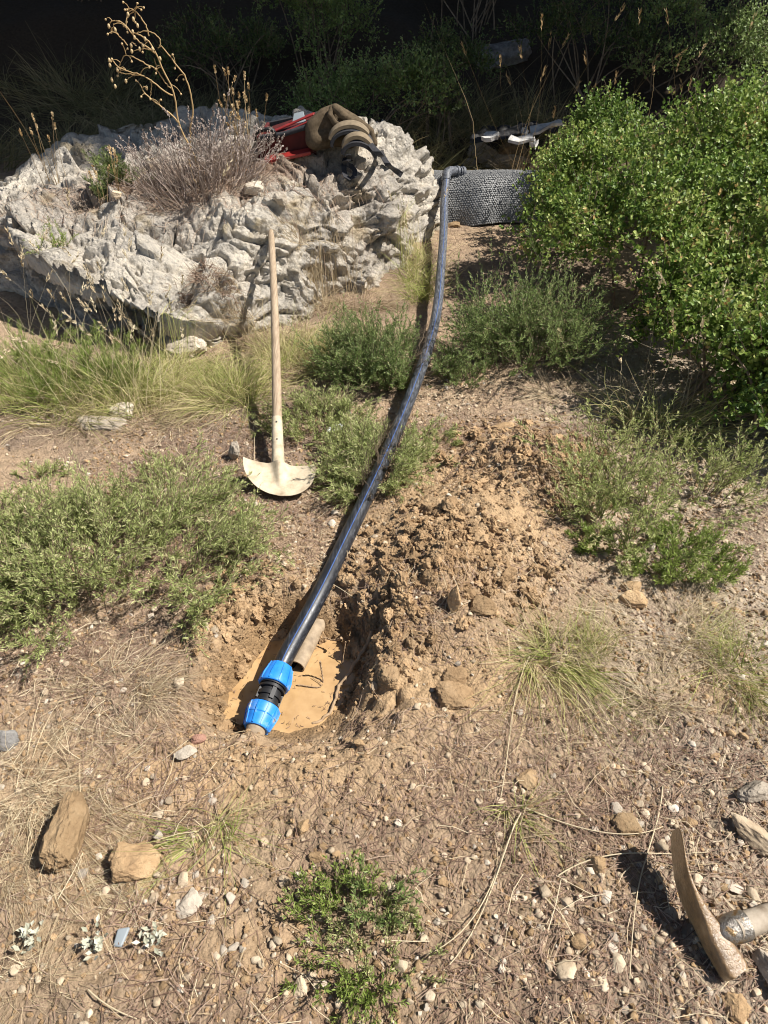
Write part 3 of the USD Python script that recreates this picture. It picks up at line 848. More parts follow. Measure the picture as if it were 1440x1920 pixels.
stub = np.array([mid - axis_c * 0.045, mid - axis_c * 0.10, mid - axis_c * 0.14 + [0, 0, -0.03], mid - axis_c * 0.2 + [0, 0, -0.09]])
obj("buried_pipe_stub", sweep(spline(stub, 10), 0.027, 20), OLDPIPE, cpl, smooth=40)
# the old pipe end lying in the water
o0, o1 = at_z(556, 1250, -0.108), at_z(592, 1180, -0.10)
od = unit(o1 - o0); MO = frame_matrix(od, o0)
old = thing("old_pipe_end", "open cut end of an old mud covered pipe lying in the puddle beside the coupling", "pipe", o0)
obj("pipe_wall", revolve([(0.0215, 0.0), (0.026, 0.0), (0.026, 0.2), (0.0215, 0.2), (0.0215, 0.0)], MO, 28), OLDPIPE, old, smooth=40)
obj("pipe_inside", revolve([(0.0, 0.05), (0.0214, 0.05), (0.0214, 0.002), (0.0210, 0.002), (0.0210, 0.049), (0.0, 0.049)], MO, 28), BLACK, old, smooth=40)

# roots and sticks in the pit
ROOTS = [("thick pale root curving down the right wall of the pit into the water", [(697, 1183, -0.01), (690, 1205, -0.04), (668, 1240, -0.07), (652, 1266, -0.10), (636, 1288, -0.118), (628, 1315, -0.116), (612, 1342, -0.12), (586, 1356, -0.125)], 0.0065, 0.004),
         ("short root sticking out of the pit wall above the water, forked end", [(640, 1196, -0.05), (622, 1199, -0.08), (605, 1194, -0.08)], 0.004, 0.002),
         ("thin rootlet hanging straight down into the puddle", [(648, 1203, -0.05), (645, 1225, -0.09), (642, 1245, -0.12)], 0.0022, 0.0012),
         ("dark straight stick standing out of the muddy water", [(600, 1240, -0.05), (604, 1262, -0.10), (607, 1284, -0.13)], 0.003, 0.002),
         ("thin twig floating flat on the muddy water", [(557, 1284, -0.121), (580, 1287, -0.120), (600, 1288, -0.121), (585, 1270, -0.119)], 0.002, 0.001)]
for lab, pts, r0, r1 in ROOTS:
    path = spline([at_z(*p_) for p_ in pts], 26)
    rr_ = np.random.default_rng(len(lab)); path[1:-1] += rr_.normal(size=(24, 3)) * r0 * 0.25
    obj("root" if "root" in lab else "twig", sweep(path, np.linspace(r0, r1, 26), 8), ROOT, smooth=60, label=lab, cat="root" if "root" in lab else "twig")

# dimpled drainage membrane over the terrace edge
MEMB = mat("grey_membrane", [(0.3, (0.14, 0.14, 0.14)), (0.7, (0.23, 0.23, 0.225))], 0.5, (18, 4), spec=0.5)
mx = np.linspace(0.26, 1.62, 120)


def sheet(x, s):
    """s from 0 (back edge) to 1 (bottom front edge)"""
    wav = 0.03 * np.sin(x * 9 + 1.2) * s + 0.02 * np.sin(x * 21) * s * s + 0.012 * np.sin(x * 5)
    prof_s = [0, 0.18, 0.38, 0.5, 0.62, 0.8, 1.0]
    y = np.interp(s, prof_s, [5.62, 5.48, 5.33, 5.25, 5.19, 5.13, 5.09])
    z = np.interp(s, prof_s, [0.405, 0.435, 0.455, 0.44, 0.385, 0.28, 0.165 - 0.0])
    return np.stack([x, y - wav * 0.9, z + 0.25 * wav + 0.02 * np.sin(x * 6.5 + 2) * s], -1)


msx, mss = np.meshgrid(mx, np.linspace(0, 1, 40))
mv = sheet(msx, mss)
i, j = np.meshgrid(np.arange(39), np.arange(119), indexing="ij")
q = np.stack([i * 120 + j, (i + 1) * 120 + j, (i + 1) * 120 + j + 1, i * 120 + j + 1], -1).reshape(-1, 4)
memb = thing("drainage_membrane", "dark grey dimpled drainage membrane draped over the bank edge under the pipe", "drainage membrane", (0.9, 5.3, 0.3))
obj("sheet", (mv.reshape(-1, 3), np.vstack([q[:, [0, 1, 2]], q[:, [0, 2, 3]]])), MEMB, memb, smooth=True)
dxs, dss = np.arange(0.27, 1.6, 0.0165), np.arange(0.02, 1.0, 0.022)
ax, as_ = np.meshgrid(dxs, dss); ax = ax + 0.008 * (np.arange(len(dss)) % 2)[:, None]
P0 = sheet(ax.ravel(), as_.ravel())
nn = unit(np.cross(sheet(ax.ravel() + 0.002, as_.ravel()) - P0, sheet(ax.ravel(), as_.ravel() - 0.004) - P0))
P0 = P0 + 0.0015 * np.random.default_rng(9).normal(size=P0.shape)
t1 = unit(np.cross(nn, [0.3, 0.8, 0.2])); t2 = np.cross(nn, t1)
an = np.arange(6) * np.pi / 3
rg = lambda r, h: P0[:, None] + nn[:, None] * h + r * (np.cos(an)[None, :, None] * t1[:, None] + np.sin(an)[None, :, None] * t2[:, None])
dv = np.concatenate([rg(0.0068, -0.001), rg(0.0048, 0.009), (P0 + nn * 0.0105)[:, None]], 1)
b = np.arange(len(P0))[:, None] * 13
fs = []
for q_ in range(6):
    a1 = (q_ + 1) % 6
    fs += [b + [[q_, a1, 6 + a1]], b + [[q_, 6 + a1, 6 + q_]], b + [[6 + q_, 6 + a1, 12]]]
obj("dimples", (dv.reshape(-1, 3), np.concatenate(fs, 1).reshape(-1, 3)), MEMB, memb, smooth=50, kind="stuff")

# ------------------------------------------------------------------ shovel
WOOD = usdkit.material(stage, "/World/Looks/worn_wood", {
    "g": ("geometry", {}), "mp": ("mapping", {"scale": (160, 9, 30)}), "n": ("noise_texture", {"scale": 1.0, "detail": 6.0, "roughness": 0.7}),
    "r": ("rgb_ramp", {"ramp": [(0.28, (0.16, 0.115, 0.072)), (0.5, (0.29, 0.22, 0.15)), (0.75, (0.4, 0.32, 0.225))]}),
    "b": ("bump", {"strength": 0.4, "distance": 0.002}), "p": ("principled_bsdf", {"roughness": 0.65, "specular_ior_level": 0.3})},
    [("g.position", "mp.vector"), ("mp.vector", "n.vector"), ("n.fac", "r.fac"), ("r.color", "p.base_color"), ("n.fac", "b.height"), ("b.normal", "p.normal")], surface="p.BSDF")
GREYWOOD = mat("grey_handle_wood", [(0.3, (0.14, 0.105, 0.07)), (0.5, (0.27, 0.225, 0.17)), (0.75, (0.36, 0.31, 0.245))], 0.75, (26, 6), (80, 0.4, 0.003))
MUDSTEEL = mat("mud_coated_steel", [(0.3, (0.27, 0.21, 0.14)), (0.5, (0.42, 0.35, 0.245)), (0.72, (0.52, 0.45, 0.33))], 0.75, (22, 6), (90, 0.5, 0.003))
hb_ = at_z(522, 872, 0.07)                                # where the socket meets the blade
ht_ = on_rock(508, 434); ht_ = at_y(508, 434, float(ht_[1]) - 0.03)
hd = unit(ht_ - hb_)
hl = float(np.linalg.norm(ht_ - hb_))
shovel = thing("shovel", "shovel with long wooden handle and muddy rounded blade leaning on the boulder", "shovel", hb_)
ks = np.linspace(0.17, hl, 40)
hp = hb_ + hd * ks[:, None] + np.array([0.006, 0, 0.006])[None] * np.sin(np.linspace(0, np.pi, 40))[:, None]
hr = np.interp(ks, [0.17, 0.4, hl - 0.02, hl], [0.0195, 0.02, 0.0168, 0.013])
obj("handle", sweep(hp, hr, 18), WOOD, shovel, smooth=40)
sk = np.linspace(-0.02, 0.26, 20)
obj("socket", sweep(hb_ + hd * sk[:, None], np.interp(sk, [-0.02, 0.05, 0.26], [0.026, 0.024, 0.0215]), 20), MUDSTEEL, shovel, smooth=40)
for s_ in (0.12, 0.22):
    rv_ = trimesh.creation.icosphere(1, 0.004); side_ = unit(np.cross(hd, [1, 0, 0.0]))
    rv_.apply_translation(hb_ + hd * s_ - side_ * 0.0225 * np.sign(side_[1])); obj("rivet", rv_, BLACK, shovel)
# blade: local u across, s from the shoulders (0) to the tip (1), dished
nu, ns_ = 37, 30
tip_, lsh, rsh = at_z(525, 930, 0.045), at_z(457, 862, 0.10), at_z(592, 876, 0.085)
top_ = (lsh + rsh) / 2
bx_, bd_ = rsh - lsh, tip_ - top_
bn_ = unit(np.cross(bx_, -bd_)); bn_ *= np.sign(bn_[2])
uu, ss = np.meshgrid(np.linspace(-1, 1, nu), np.linspace(0, 1, ns_))
half = 0.5 * np.where(ss < 0.05, 1.0, np.sqrt(np.clip(1 - ((ss - 0.05) / 0.95) ** 2.3, 0.0, 1)))
half = np.maximum(half, 0.015)
dish = -0.022 * (1 - (uu * half * 2) ** 2) * (1 - 0.55 * ss) + 0.012
bump_ = 0.034 * np.exp(-(uu * half / (0.10 * (1.02 - ss * 0.9))) ** 2) * np.clip(1 - ss / 0.75, 0, 1) ** 0.8
bl = top_ + (uu * half)[..., None] * bx_ + ss[..., None] * bd_ + (dish + bump_ + 0.006 * (1 - ss) * np.abs(uu) ** 6)[..., None] * bn_
top_v = bl.reshape(-1, 3); bot_v = top_v - bn_ * 0.0028
i, j = np.meshgrid(np.arange(ns_ - 1), np.arange(nu - 1), indexing="ij")
q = np.stack([i * nu + j, (i + 1) * nu + j, (i + 1) * nu + j + 1, i * nu + j + 1], -1).reshape(-1, 4)
tf = np.vstack([q[:, [0, 1, 2]], q[:, [0, 2, 3]]]); N_ = nu * ns_
bd_idx = np.r_[np.arange(nu), np.arange(1, ns_) * nu + nu - 1, (ns_ - 1) * nu + np.arange(nu - 2, -1, -1), np.arange(ns_ - 2, 0, -1) * nu]
nx_ = np.roll(bd_idx, -1)
sf = np.vstack([np.stack([bd_idx, bd_idx + N_, nx_ + N_], 1), np.stack([bd_idx, nx_ + N_, nx_], 1)])
obj("blade", (np.vstack([top_v, bot_v]), np.vstack([tf, tf[:, ::-1] + N_, sf])), MUDSTEEL, shovel, smooth=35)

# ------------------------------------------------------------------ mattock at the lower right
WETMUD = mat("wet_mud_on_steel", [(0.3, (0.09, 0.06, 0.035)), (0.55, (0.2, 0.125, 0.06)), (0.75, (0.29, 0.2, 0.11))], 0.3, (30, 6), (110, 0.7, 0.004), spec=0.5)
STEEL = mat("scuffed_steel", [(0.35, (0.13, 0.11, 0.09)), (0.52, (0.27, 0.25, 0.22)), (0.62, (0.27, 0.18, 0.09)), (0.8, (0.22, 0.13, 0.06))], 0.36, (45, 6), (150, 0.8, 0.004), metallic=0.75)
gz = float(on(1330, 1740)[2])
curve_px = [(1266, 1556, 0.10), (1272, 1600, 0.085), (1282, 1652, 0.065), (1302, 1700, 0.05), (1328, 1742, 0.04), (1352, 1782, 0.03), (1382, 1828, 0.02)]
mc = spline([at_z(u, v, gz + z_) for u, v, z_ in curve_px], 46)
mt = unit(np.gradient(mc, axis=0)); ms = np.linspace(0, 1, 46)
up_ = unit(np.array([-0.05, 0.0, 1.0])[None] - mt * (mt @ np.array([-0.05, 0.0, 1.0]))[:, None]); out_ = np.cross(mt, up_)
wid = np.interp(ms, [0, 0.03, 0.1, 0.45, 0.62, 0.72, 0.85, 1.0], [0.05, 0.075, 0.094, 0.084, 0.066, 0.056, 0.052, 0.042])
thk = np.interp(ms, [0, 0.1, 0.45, 0.62, 0.72, 0.85, 0.97, 1.0], [0.003, 0.004, 0.012, 0.026, 0.040, 0.048, 0.052, 0.040])
ang8 = np.linspace(0, 2 * np.pi, 24, endpoint=False)
ca, sa = np.cos(ang8), np.sin(ang8)
sx_ = np.sign(ca) * np.abs(ca) ** 0.45; sy_ = np.sign(sa) * np.abs(sa) ** 0.45
drop = (mc[:, 2] - wid * 0.5)
hv = mc[:, None] + (up_ * wid[:, None] / 2)[:, None] * sx_[None, :, None] + (out_ * thk[:, None] / 2)[:, None] * sy_[None, :, None]
nr = np.random.default_rng(2)
hv += (meshkit.fbm(hv * 60, 3, 2)[..., None] - 0.5) * 0.006 * sstep(0.55, 0.9, ms)[:, None, None] * (out_[:, None] + up_[:, None] * 0.5)
i, j = np.meshgrid(np.arange(45), np.arange(24), indexing="ij")
q = np.stack([i * 24 + j, i * 24 + (j + 1) % 24, (i + 1) * 24 + (j + 1) % 24, (i + 1) * 24 + j], -1).reshape(-1, 4)
hv2 = np.vstack([hv.reshape(-1, 3), mc[0], mc[-1]]); nn_ = 46 * 24; k24 = np.arange(24)
hf = np.vstack([q[:, [0, 1, 2]], q[:, [0, 2, 3]], np.stack([(k24 + 1) % 24, k24, np.full(24, nn_)], 1), np.stack([45 * 24 + k24, 45 * 24 + (k24 + 1) % 24, np.full(24, nn_ + 1)], 1)])
mattock = thing("mattock", "mud covered mattock lying on its side at the lower right of the ground", "mattock", mc[30])
obj("head", (hv2, hf), WETMUD, mattock, smooth=40)
e0 = at_z(1338, 1752, gz + 0.046); e1 = at_z(1400, 1733, gz + 0.055); e3 = at_z(1660, 1640, gz + 0.03)
ed = unit(e1 - e0); eh = unit(e3 - e1)
ek = np.linspace(0, 1, 12)
obj("eye_socket", sweep(e0 + (e1 - e0) * ek[:, None], np.interp(ek, [0, 0.12, 0.4, 0.9, 1], [0.008, 0.019, 0.027, 0.0285, 0.026]), 24), STEEL, mattock, smooth=40)
hk = np.linspace(-0.03, 0.85, 30)
obj("handle", sweep(e1 + eh * hk[:, None], np.interp(hk, [0, 0.1, 0.85], [0.0235, 0.0215, 0.0185]), 20), GREYWOOD, mattock, smooth=40)

# ------------------------------------------------------------------ things left on the boulder
RED = mat("red_plastic", [(0.3, (0.15, 0.012, 0.01)), (0.7, (0.26, 0.025, 0.02))], 0.4, (20, 4), spec=0.5)
MAROON = mat("dark_red_fabric", [(0.3, (0.05, 0.008, 0.008)), (0.7, (0.09, 0.014, 0.012))], 0.7, (30, 4))  # the box's red plastic with the shade of its panels in the colour
CLOTHB = mat("black_fabric", [(0.3, (0.016, 0.016, 0.018)), (0.7, (0.035, 0.035, 0.04))], 0.85, (60, 4), (240, 0.5, 0.002))
TAN = mat("tan_fabric", [(0.3, (0.13, 0.1, 0.066)), (0.7, (0.2, 0.155, 0.1))], 0.9, (40, 4), (260, 0.5, 0.002))
FLEECE = mat("brown_fleece", [(0.3, (0.06, 0.045, 0.028)), (0.7, (0.11, 0.082, 0.053))], 0.95, (60, 5), (320, 0.8, 0.003), spec=0.1)
BLUEGREY = mat("pale_blue_plastic", (0.2, 0.225, 0.24), 0.5)
yb = float(np.median([on_rock(u, 300, 0, 10)[1] for u in (540, 600, 660)]))
A = lambda u, v, dy=0.0: at_y(u, v, yb + dy)


def slab(corners, thick, n=None):
    """A thick plate from four corners (any quad), rounded a little."""
    c = np.asarray(corners, float); n = unit(np.cross(c[1] - c[0], c[3] - c[0])) if n is None else n
    pts = [manifold3d.Manifold.sphere(0.004, 8).translate(tuple(map(float, p + n * s))) for p in c for s in (-thick / 2 + 0.004, thick / 2 - 0.004)]
    return manifold3d.Manifold.batch_hull(pts)


tb = thing("tool_box", "red and black open tool box tilted on the boulder beside the brown jacket", "tool box", A(530, 290, 0.1))
fl, fr, frt, flt = A(486, 296, 0.06), A(590, 292, 0.06), A(590, 236, 0.05), A(484, 258, 0.05)
obj("front_panel", slab([fl, fr, frt, flt], 0.02), MAROON, tb, smooth=30)
back = np.array([0.02, 0.34, 0.03])
obj("side_panel", slab([fl + [0.0, 0.015, 0], fl + back, flt + back, flt + [0, 0.015, 0]], 0.02), MAROON, tb, smooth=30)
obj("side_panel", slab([fr + [0.0, 0.015, 0], fr + back, frt + back, frt + [0, 0.015, 0]], 0.02), MAROON, tb, smooth=30)
obj("back_panel", slab([fl + back, fr + back, frt + back, flt + back], 0.02), CLOTHB, tb, smooth=30)
obj("base", slab([fl + [0, 0.0, 0.012], fr + [0, 0, 0.012], fr + back, fl + back], 0.02), CLOTHB, tb, smooth=30)
obj("rim", blob([(A(489, 258, 0.03), 0.016), (A(530, 252, 0.03), 0.015), (A(575, 238, 0.03), 0.015)], [(0, 1), (1, 2)], 0.012, 4), CLOTHB, tb, smooth=True)
lidpts = [((506, 250), (588, 214)), ((524, 251), (592, 222)), ((540, 252), (596, 232))]
for (a_, b_) in lidpts:
    p0_, p1_ = A(*a_, 0.16), A(*b_, 0.20)
    obj("lid_rib", slab([p0_ + [0, -0.014, 0], p1_ + [0, -0.014, 0], p1_ + [0, 0.014, 0.004], p0_ + [0, 0.014, 0.004]], 0.010), RED, tb, smooth=30)
obj("lid", slab([A(504, 256, 0.14), A(592, 236, 0.14), A(590, 212, 0.36), A(512, 238, 0.36)], 0.012), MAROON, tb, smooth=30)
obj("handle", sweep(spline([A(478, 262, 0.02), A(480, 250, 0.0), A(496, 243, -0.02), (A(513, 246, -0.02)), A(514, 256, 0.0), A(500, 262, 0.02)], 30), 0.012, 12), BLACK, tb, smooth=40)
obj("latch", slab([A(490, 266, 0.02), A(512, 258, 0.02), A(512, 250, 0.02), A(490, 256, 0.02)], 0.03), CLOTHB, tb, smooth=30)
obj("inner_tray", slab([A(545, 250, 0.2), A(575, 240, 0.2), A(568, 210, 0.3), A(552, 214, 0.3)], 0.008), BLUEGREY, tb, smooth=30)
rb_ = thing("red_level", "bright red plastic bar lying on the needles in front of the tool box", "tool", A(540, 298, -0.02))
obj("bar", slab([A(498, 305, -0.03), A(582, 287, -0.02), A(582, 280, 0.02), A(500, 296, 0.02)], 0.022), RED, rb_, smooth=30)
obj("end_cap", slab([A(499, 306, -0.036), A(509, 304, -0.036), A(509, 295, 0.024), A(499, 297, 0.024)], 0.035), RED, rb_, smooth=30)
# folded fleece jacket: one heavy fold hanging down in front, a second rolled over it
jk = thing("fleece_jacket", "folded brown fleece jacket draped over the tool box on the boulder", "jacket", A(635, 290, 0.1))
S = [(A(592, 262, 0.0), 0.062), (A(592, 240, 0.02), 0.060), (A(610, 222, 0.04), 0.058), (A(628, 210, 0.06), 0.045), (A(660, 226, 0.08), 0.036), (A(688, 245, 0.06), 0.036), (A(698, 268, 0.03), 0.034),
     (A(625, 250, 0.04), 0.07), (A(655, 258, 0.08), 0.06), (A(645, 230, 0.16), 0.06), (A(600, 250, 0.2), 0.055)]
obj("body", blob(S, [(0, 1), (1, 2), (2, 3), (3, 4), (4, 5), (5, 6), (2, 7), (7, 8), (8, 5), (0, 7), (3, 9), (9, 10), (10, 1), (9, 8)], 0.014, 8, 0.007, 4, 13), FLEECE, jk, smooth=True)
S2 = [(A(622, 203, -0.01), 0.017), (A(619, 216, -0.035), 0.018), (A(628, 230, -0.045), 0.018), (A(640, 235, -0.045), 0.019), (A(642, 243, -0.04), 0.017), (A(634, 249, -0.03), 0.015)]
obj("sleeve", blob(S2, [(0, 1), (1, 2), (2, 3), (3, 4), (4, 5)], 0.008, 6, 0.003, 5, 30), FLEECE, jk, smooth=True)
S3 = [(A(628, 203, -0.01), 0.024), (A(642, 215, -0.035), 0.024), (A(657, 225, -0.03), 0.024), (A(676, 232, 0.0), 0.024), (A(694, 247, 0.0), 0.024), (A(700, 268, 0.0), 0.022)]
obj("sleeve", blob(S3, [(0, 1), (1, 2), (2, 3), (3, 4), (4, 5)], 0.008, 6, 0.004, 6, 30), FLEECE, jk, smooth=True)
# padded belt / knee pads with straps


def arc_band(px, depth, thick, dy):
    """A curved padded band following pixels, extruded away from the viewer."""
    p = spline([A(u, v, dy) for u, v in px], 22)
    n = len(p); off = np.array([0, depth, 0.0])
    nrm = unit(np.cross(np.gradient(p, axis=0), off)); nrm *= np.sign(nrm[:, 2:3].mean())
    bul = np.sin(np.linspace(0, np.pi, n))[:, None] ** 0.5
    rings = []
    for s in np.linspace(0, 1, 9):
        rings.append(p + off * s + nrm * (thick / 2 + 0.016 * np.sin(np.pi * s) * bul))
    for s in np.linspace(1, 0, 9):
        rings.append(p + off * s - nrm * thick / 2)
    r = np.array(rings); m = len(r)
    i, j = np.meshgrid(np.arange(m), np.arange(n - 1), indexing="ij")
    q = np.stack([i * n + j, ((i + 1) % m) * n + j, ((i + 1) % m) * n + j + 1, i * n + j + 1], -1).reshape(-1, 4)
    caps = [[0 * n + e, a * n + e, (a + 1) * n + e] for e in (0, n - 1) for a in range(1, m - 1)]
    return r.reshape(-1, 3), np.vstack([q[:, [0, 1, 2]], q[:, [0, 2, 3]], np.array(caps)])


kp = thing("padded_belt", "black and tan padded work belt with straps hanging over the boulder edge", "work belt", A(660, 280, -0.08))
obj("outer_pad", arc_band([(618, 262), (628, 247), (648, 238), (672, 240), (690, 254)], 0.12, 0.018, -0.13), TAN, kp, smooth=40)
obj("outer_lining", arc_band([(622, 276), (628, 259), (648, 249), (672, 250), (692, 264), (697, 275)], 0.10, 0.016, -0.14), CLOTHB, kp, smooth=40)
obj("inner_pad", arc_band([(644, 280), (652, 264), (672, 258), (690, 268), (698, 280)], 0.10, 0.02, -0.18), TAN, kp, smooth=40)
obj("inner_lining", arc_band([(642, 290), (652, 275), (674, 271), (692, 279), (704, 296)], 0.10, 0.02, -0.19), CLOTHB, kp, smooth=40)


def strap(pts, width, thick=0.004, across=(1, 0.3, 0)):
    p = spline(pts, 24); t = unit(np.gradient(p, axis=0)); s = unit(np.cross(t, np.cross(np.asarray(across, float), t))) * width / 2
    n = unit(np.cross(t, s)) * thick / 2
    r = np.stack([p + s + n, p + s - n, p - s - n, p - s + n], 1)
    i, j = np.meshgrid(np.arange(23), np.arange(4), indexing="ij")
    q = np.stack([i * 4 + j, i * 4 + (j + 1) % 4, (i + 1) * 4 + (j + 1) % 4, (i + 1) * 4 + j], -1).reshape(-1, 4)
    return r.reshape(-1, 3), np.vstack([q[:, [0, 1, 2]], q[:, [0, 2, 3]], [[0, 1, 2], [0, 2, 3], [92, 94, 93], [92, 95, 94]]])


rk = lambda u, v, l: on_rock(u, v, l, 6) + [0, -0.02, 0]
obj("strap", strap([A(694, 270, -0.19), A(706, 284, -0.22), rk(716, 298, 0.03), rk(730, 315, 0.03), rk(748, 326, 0.025), rk(758, 331, 0.02)], 0.036), CLOTHB, kp, smooth=30)
obj("strap_loop", strap([A(653, 290, -0.2), rk(649, 308, 0.03), rk(643, 328, 0.03), rk(649, 340, 0.03), rk(660, 345, 0.03), rk(664, 336, 0.04), rk(659, 318, 0.04), A(654, 300, -0.21)], 0.03), CLOTHB, kp, smooth=30)

#PART3
# ------------------------------------------------------------------ loose stones
def stone_mesh(rng, size, seed, sub=3, angular=0.5, block=False):
    m = trimesh.creation.icosphere(sub, 1.0)
    v = np.array(m.vertices)
    if block:
        v = v / np.maximum((np.abs(v) ** 5).sum(1, keepdims=True) ** 0.2, 1e-6) * [0.86, 0.9, 0.9] * (1 + 0.12 * v[:, [1, 2, 0]])
    planes = unit(rng.normal(size=(14, 3))); cut = rng.uniform(0.48, 0.86, 14) + (0.25 if block else 0)
    angular = min(1.0, angular + 0.35)
    for n, c in zip(planes, cut):
        d = v @ n
        v -= np.where(d > c, (d - c) * angular, 0)[:, None] * n
    v *= 1 + 0.35 * (meshkit.fbm(v * 1.7 + seed, 4, seed) - 0.5)[:, None] + 0.2 * (meshkit.fbm(v * 6 + seed, 3, seed + 1) - 0.5)[:, None] + (0.09 * (meshkit.fbm(v * 15 + seed, 3, seed + 2) - 0.5)[:, None] if sub > 2 else 0)
    v *= 1.25
    return v * np.asarray(size), np.array(m.faces)


def place_stone(name, label, u, v, size, m, seed, rotz=0.0, sink=0.3, rock=False, tilt=0.0, group=None, cat="stone", sub=4, angular=0.5, block=False):
    rng = np.random.default_rng(seed)
    vv, f = stone_mesh(rng, np.asarray(size) / 2, seed, sub, angular, block)
    R = trimesh.transformations.euler_matrix(tilt, rng.uniform(-0.2, 0.2), rotz)[:3, :3]
    p = on_rock(u, v) if rock else on(u, v)
    p = p + [0, 0, size[2] * (0.5 - sink)]
    return obj(name, (vv @ R.T + p, f), m, smooth=24, label=label, cat=cat, group=group)


STONES = [
    ("tan_block", "long tan earthy block standing out at the left edge of the dry grass", 130, 1572, (0.07, 0.135, 0.09), TANSTONE, 0.08, 0.25),
    ("tan_wedge", "low tan wedge of earth lying right of the tall tan block", 258, 1622, (0.10, 0.07, 0.06), TANSTONE, 0.3, 0.35),
    ("dark_stone", "dark grey stone cut off by the left border of the photo", 8, 1393, (0.07, 0.06, 0.05), DARKSTONE, 0.4, 0.3),
    ("grey_stone", "angular grey stone sitting on top of the flat pale slab at left", 234, 781, (0.10, 0.09, 0.075), GREYSTONE, 0.3, 0.15),
    ("pale_slab", "flat cream slab of rock below the angular grey stone at left", 190, 800, (0.19, 0.08, 0.05), GREYSTONE, -0.1, 0.3),
    ("pale_flake", "upright pale flake of stone just left of the shovel blade", 440, 858, (0.04, 0.06, 0.09), GREYSTONE, 0.4, 0.2),
    ("white_stone", "rough whitish stone at right border above the mattock handle", 1408, 1568, (0.06, 0.095, 0.05), PEBBLE, 0.5, 0.25),
    ("grey_stone", "grey stone at the right border higher than the rough whitish stone", 1412, 1492, (0.065, 0.05, 0.045), GREYSTONE, 0.2, 0.25),
    ("grey_stone", "grey stone in the lower right corner below the mattock socket", 1446, 1832, (0.05, 0.085, 0.06), GREYSTONE, 0.2, 0.2),
    ("round_stone", "rounded tan cobble between the straw stalks left of the mattock tip", 1117, 1622, (0.034, 0.04, 0.03), TANSTONE, 0.2, 0.35),
    ("brown_stone", "square brown stone above the mattock tip, half sunk in earth", 1172, 1552, (0.06, 0.045, 0.04), TANSTONE, 0.1, 0.45),
    ("round_stone", "large round brown stone at the bottom border below the mattock", 1375, 1895, (0.05, 0.05, 0.04), TANSTONE, 0.1, 0.4),
    ("mottled_stone", "flat mottled grey and tan stone near the bottom left", 358, 1698, (0.045, 0.06, 0.022), GREYSTONE, -0.5, 0.35),
    ("pink_pebble", "oblong pinkish pebble on its own below the pit", 569, 1553, (0.026, 0.04, 0.024), TANSTONE, -0.2, 0.3),
    ("white_pebble", "round white pebble beside the small green grass tuft", 494, 1580, (0.021, 0.021, 0.018), PEBBLE, 0.0, 0.3),
    ("red_stone", "reddish round stone on the near bank below the coupling", 372, 1388, (0.035, 0.03, 0.027), REDSTONE, 0.0, 0.35),
    ("pale_flake", "layered pale flake of stone below the reddish round stone", 350, 1413, (0.055, 0.035, 0.02), GREYSTONE, 0.3, 0.35),
    ("white_stone", "small angular white stone right of the straw tuft", 338, 1286, (0.032, 0.026, 0.022), PEBBLE, 0.5, 0.3),
    ("white_stone", "angular white stone below the trailing green shrub at left", 384, 1176, (0.035, 0.028, 0.024), PEBBLE, 0.2, 0.3),
    ("tan_stone", "tall tan stone stuck upright in the spoil heap", 849, 1136, (0.045, 0.05, 0.085), TANSTONE, 0.2, 0.25),
    ("tan_stone", "smooth tan stone right of the upright stone on the spoil heap", 901, 1142, (0.07, 0.055, 0.05), TANSTONE, -0.3, 0.3),
    ("ochre_clod", "bright ochre lump of rock by the dry grass right of the heap", 1184, 1132, (0.07, 0.06, 0.055), TANSTONE, 0.1, 0.3),
    ("tan_stone", "tan stone just above the bright ochre lump", 1185, 1106, (0.06, 0.05, 0.04), TANSTONE, 0.5, 0.35),
    ("mud_slab", "smooth muddy lump with a clean top on the trampled earth", 855, 1306, (0.09, 0.065, 0.05), CLOD, 0.1, 0.55),
    ("mud_slab", "thin muddy flake above the smooth muddy lump", 853, 1272, (0.065, 0.045, 0.03), CLOD, 0.3, 0.45),
    ("mud_slab", "pale muddy stone at the right lip of the pit", 730, 1275, (0.05, 0.05, 0.045), CLOD, 0.3, 0.5),
    ("flat_clod", "flat earthy stone at the top of the spoil heap", 942, 803, (0.10, 0.06, 0.03), TANSTONE, 0.1, 0.3),
    ("dark_stone", "dark round stone in the shade behind the shovel socket", 645, 776, (0.07, 0.065, 0.06), DARKSTONE, 0.2, 0.25),
    ("pale_rock", "pale lump of rock under the boulder's lowest front corner", 350, 660, (0.22, 0.14, 0.10), GREYSTONE, 0.1, 0.2),
    ("earthy_stone", "tan stone right of the pipe on the path near the membrane", 853, 424, (0.10, 0.08, 0.05), TANSTONE, 0.1, 0.4),
    ("tan_stone", "brownish stone at the right of the trampled earth, beside fallen needles", 990, 1465, (0.05, 0.06, 0.035), TANSTONE, 0.6, 0.4),
    ("tan_stone", "squarish tan stone among the white pebbles at the bottom", 1085, 1765, (0.03, 0.028, 0.024), TANSTONE, 0.2, 0.3),
    ("white_pebble", "white upright pebble near the bottom border left of centre", 563, 1852, (0.025, 0.036, 0.028), PEBBLE, 0.1, 0.25),
    ("flat_stone", "flat tan stone on the litter right of the round white pebble", 597, 1608, (0.045, 0.026, 0.02), TANSTONE, 0.0, 0.4),
]
for q_, (nm, lab, u, v, sz, mm, rz, sk_) in enumerate(STONES):
    place_stone(nm, lab, u, v, sz, mm, 100 + q_, rz, sk_, block=nm in ("tan_block", "tan_wedge", "brown_stone", "mud_slab", "pale_slab"))
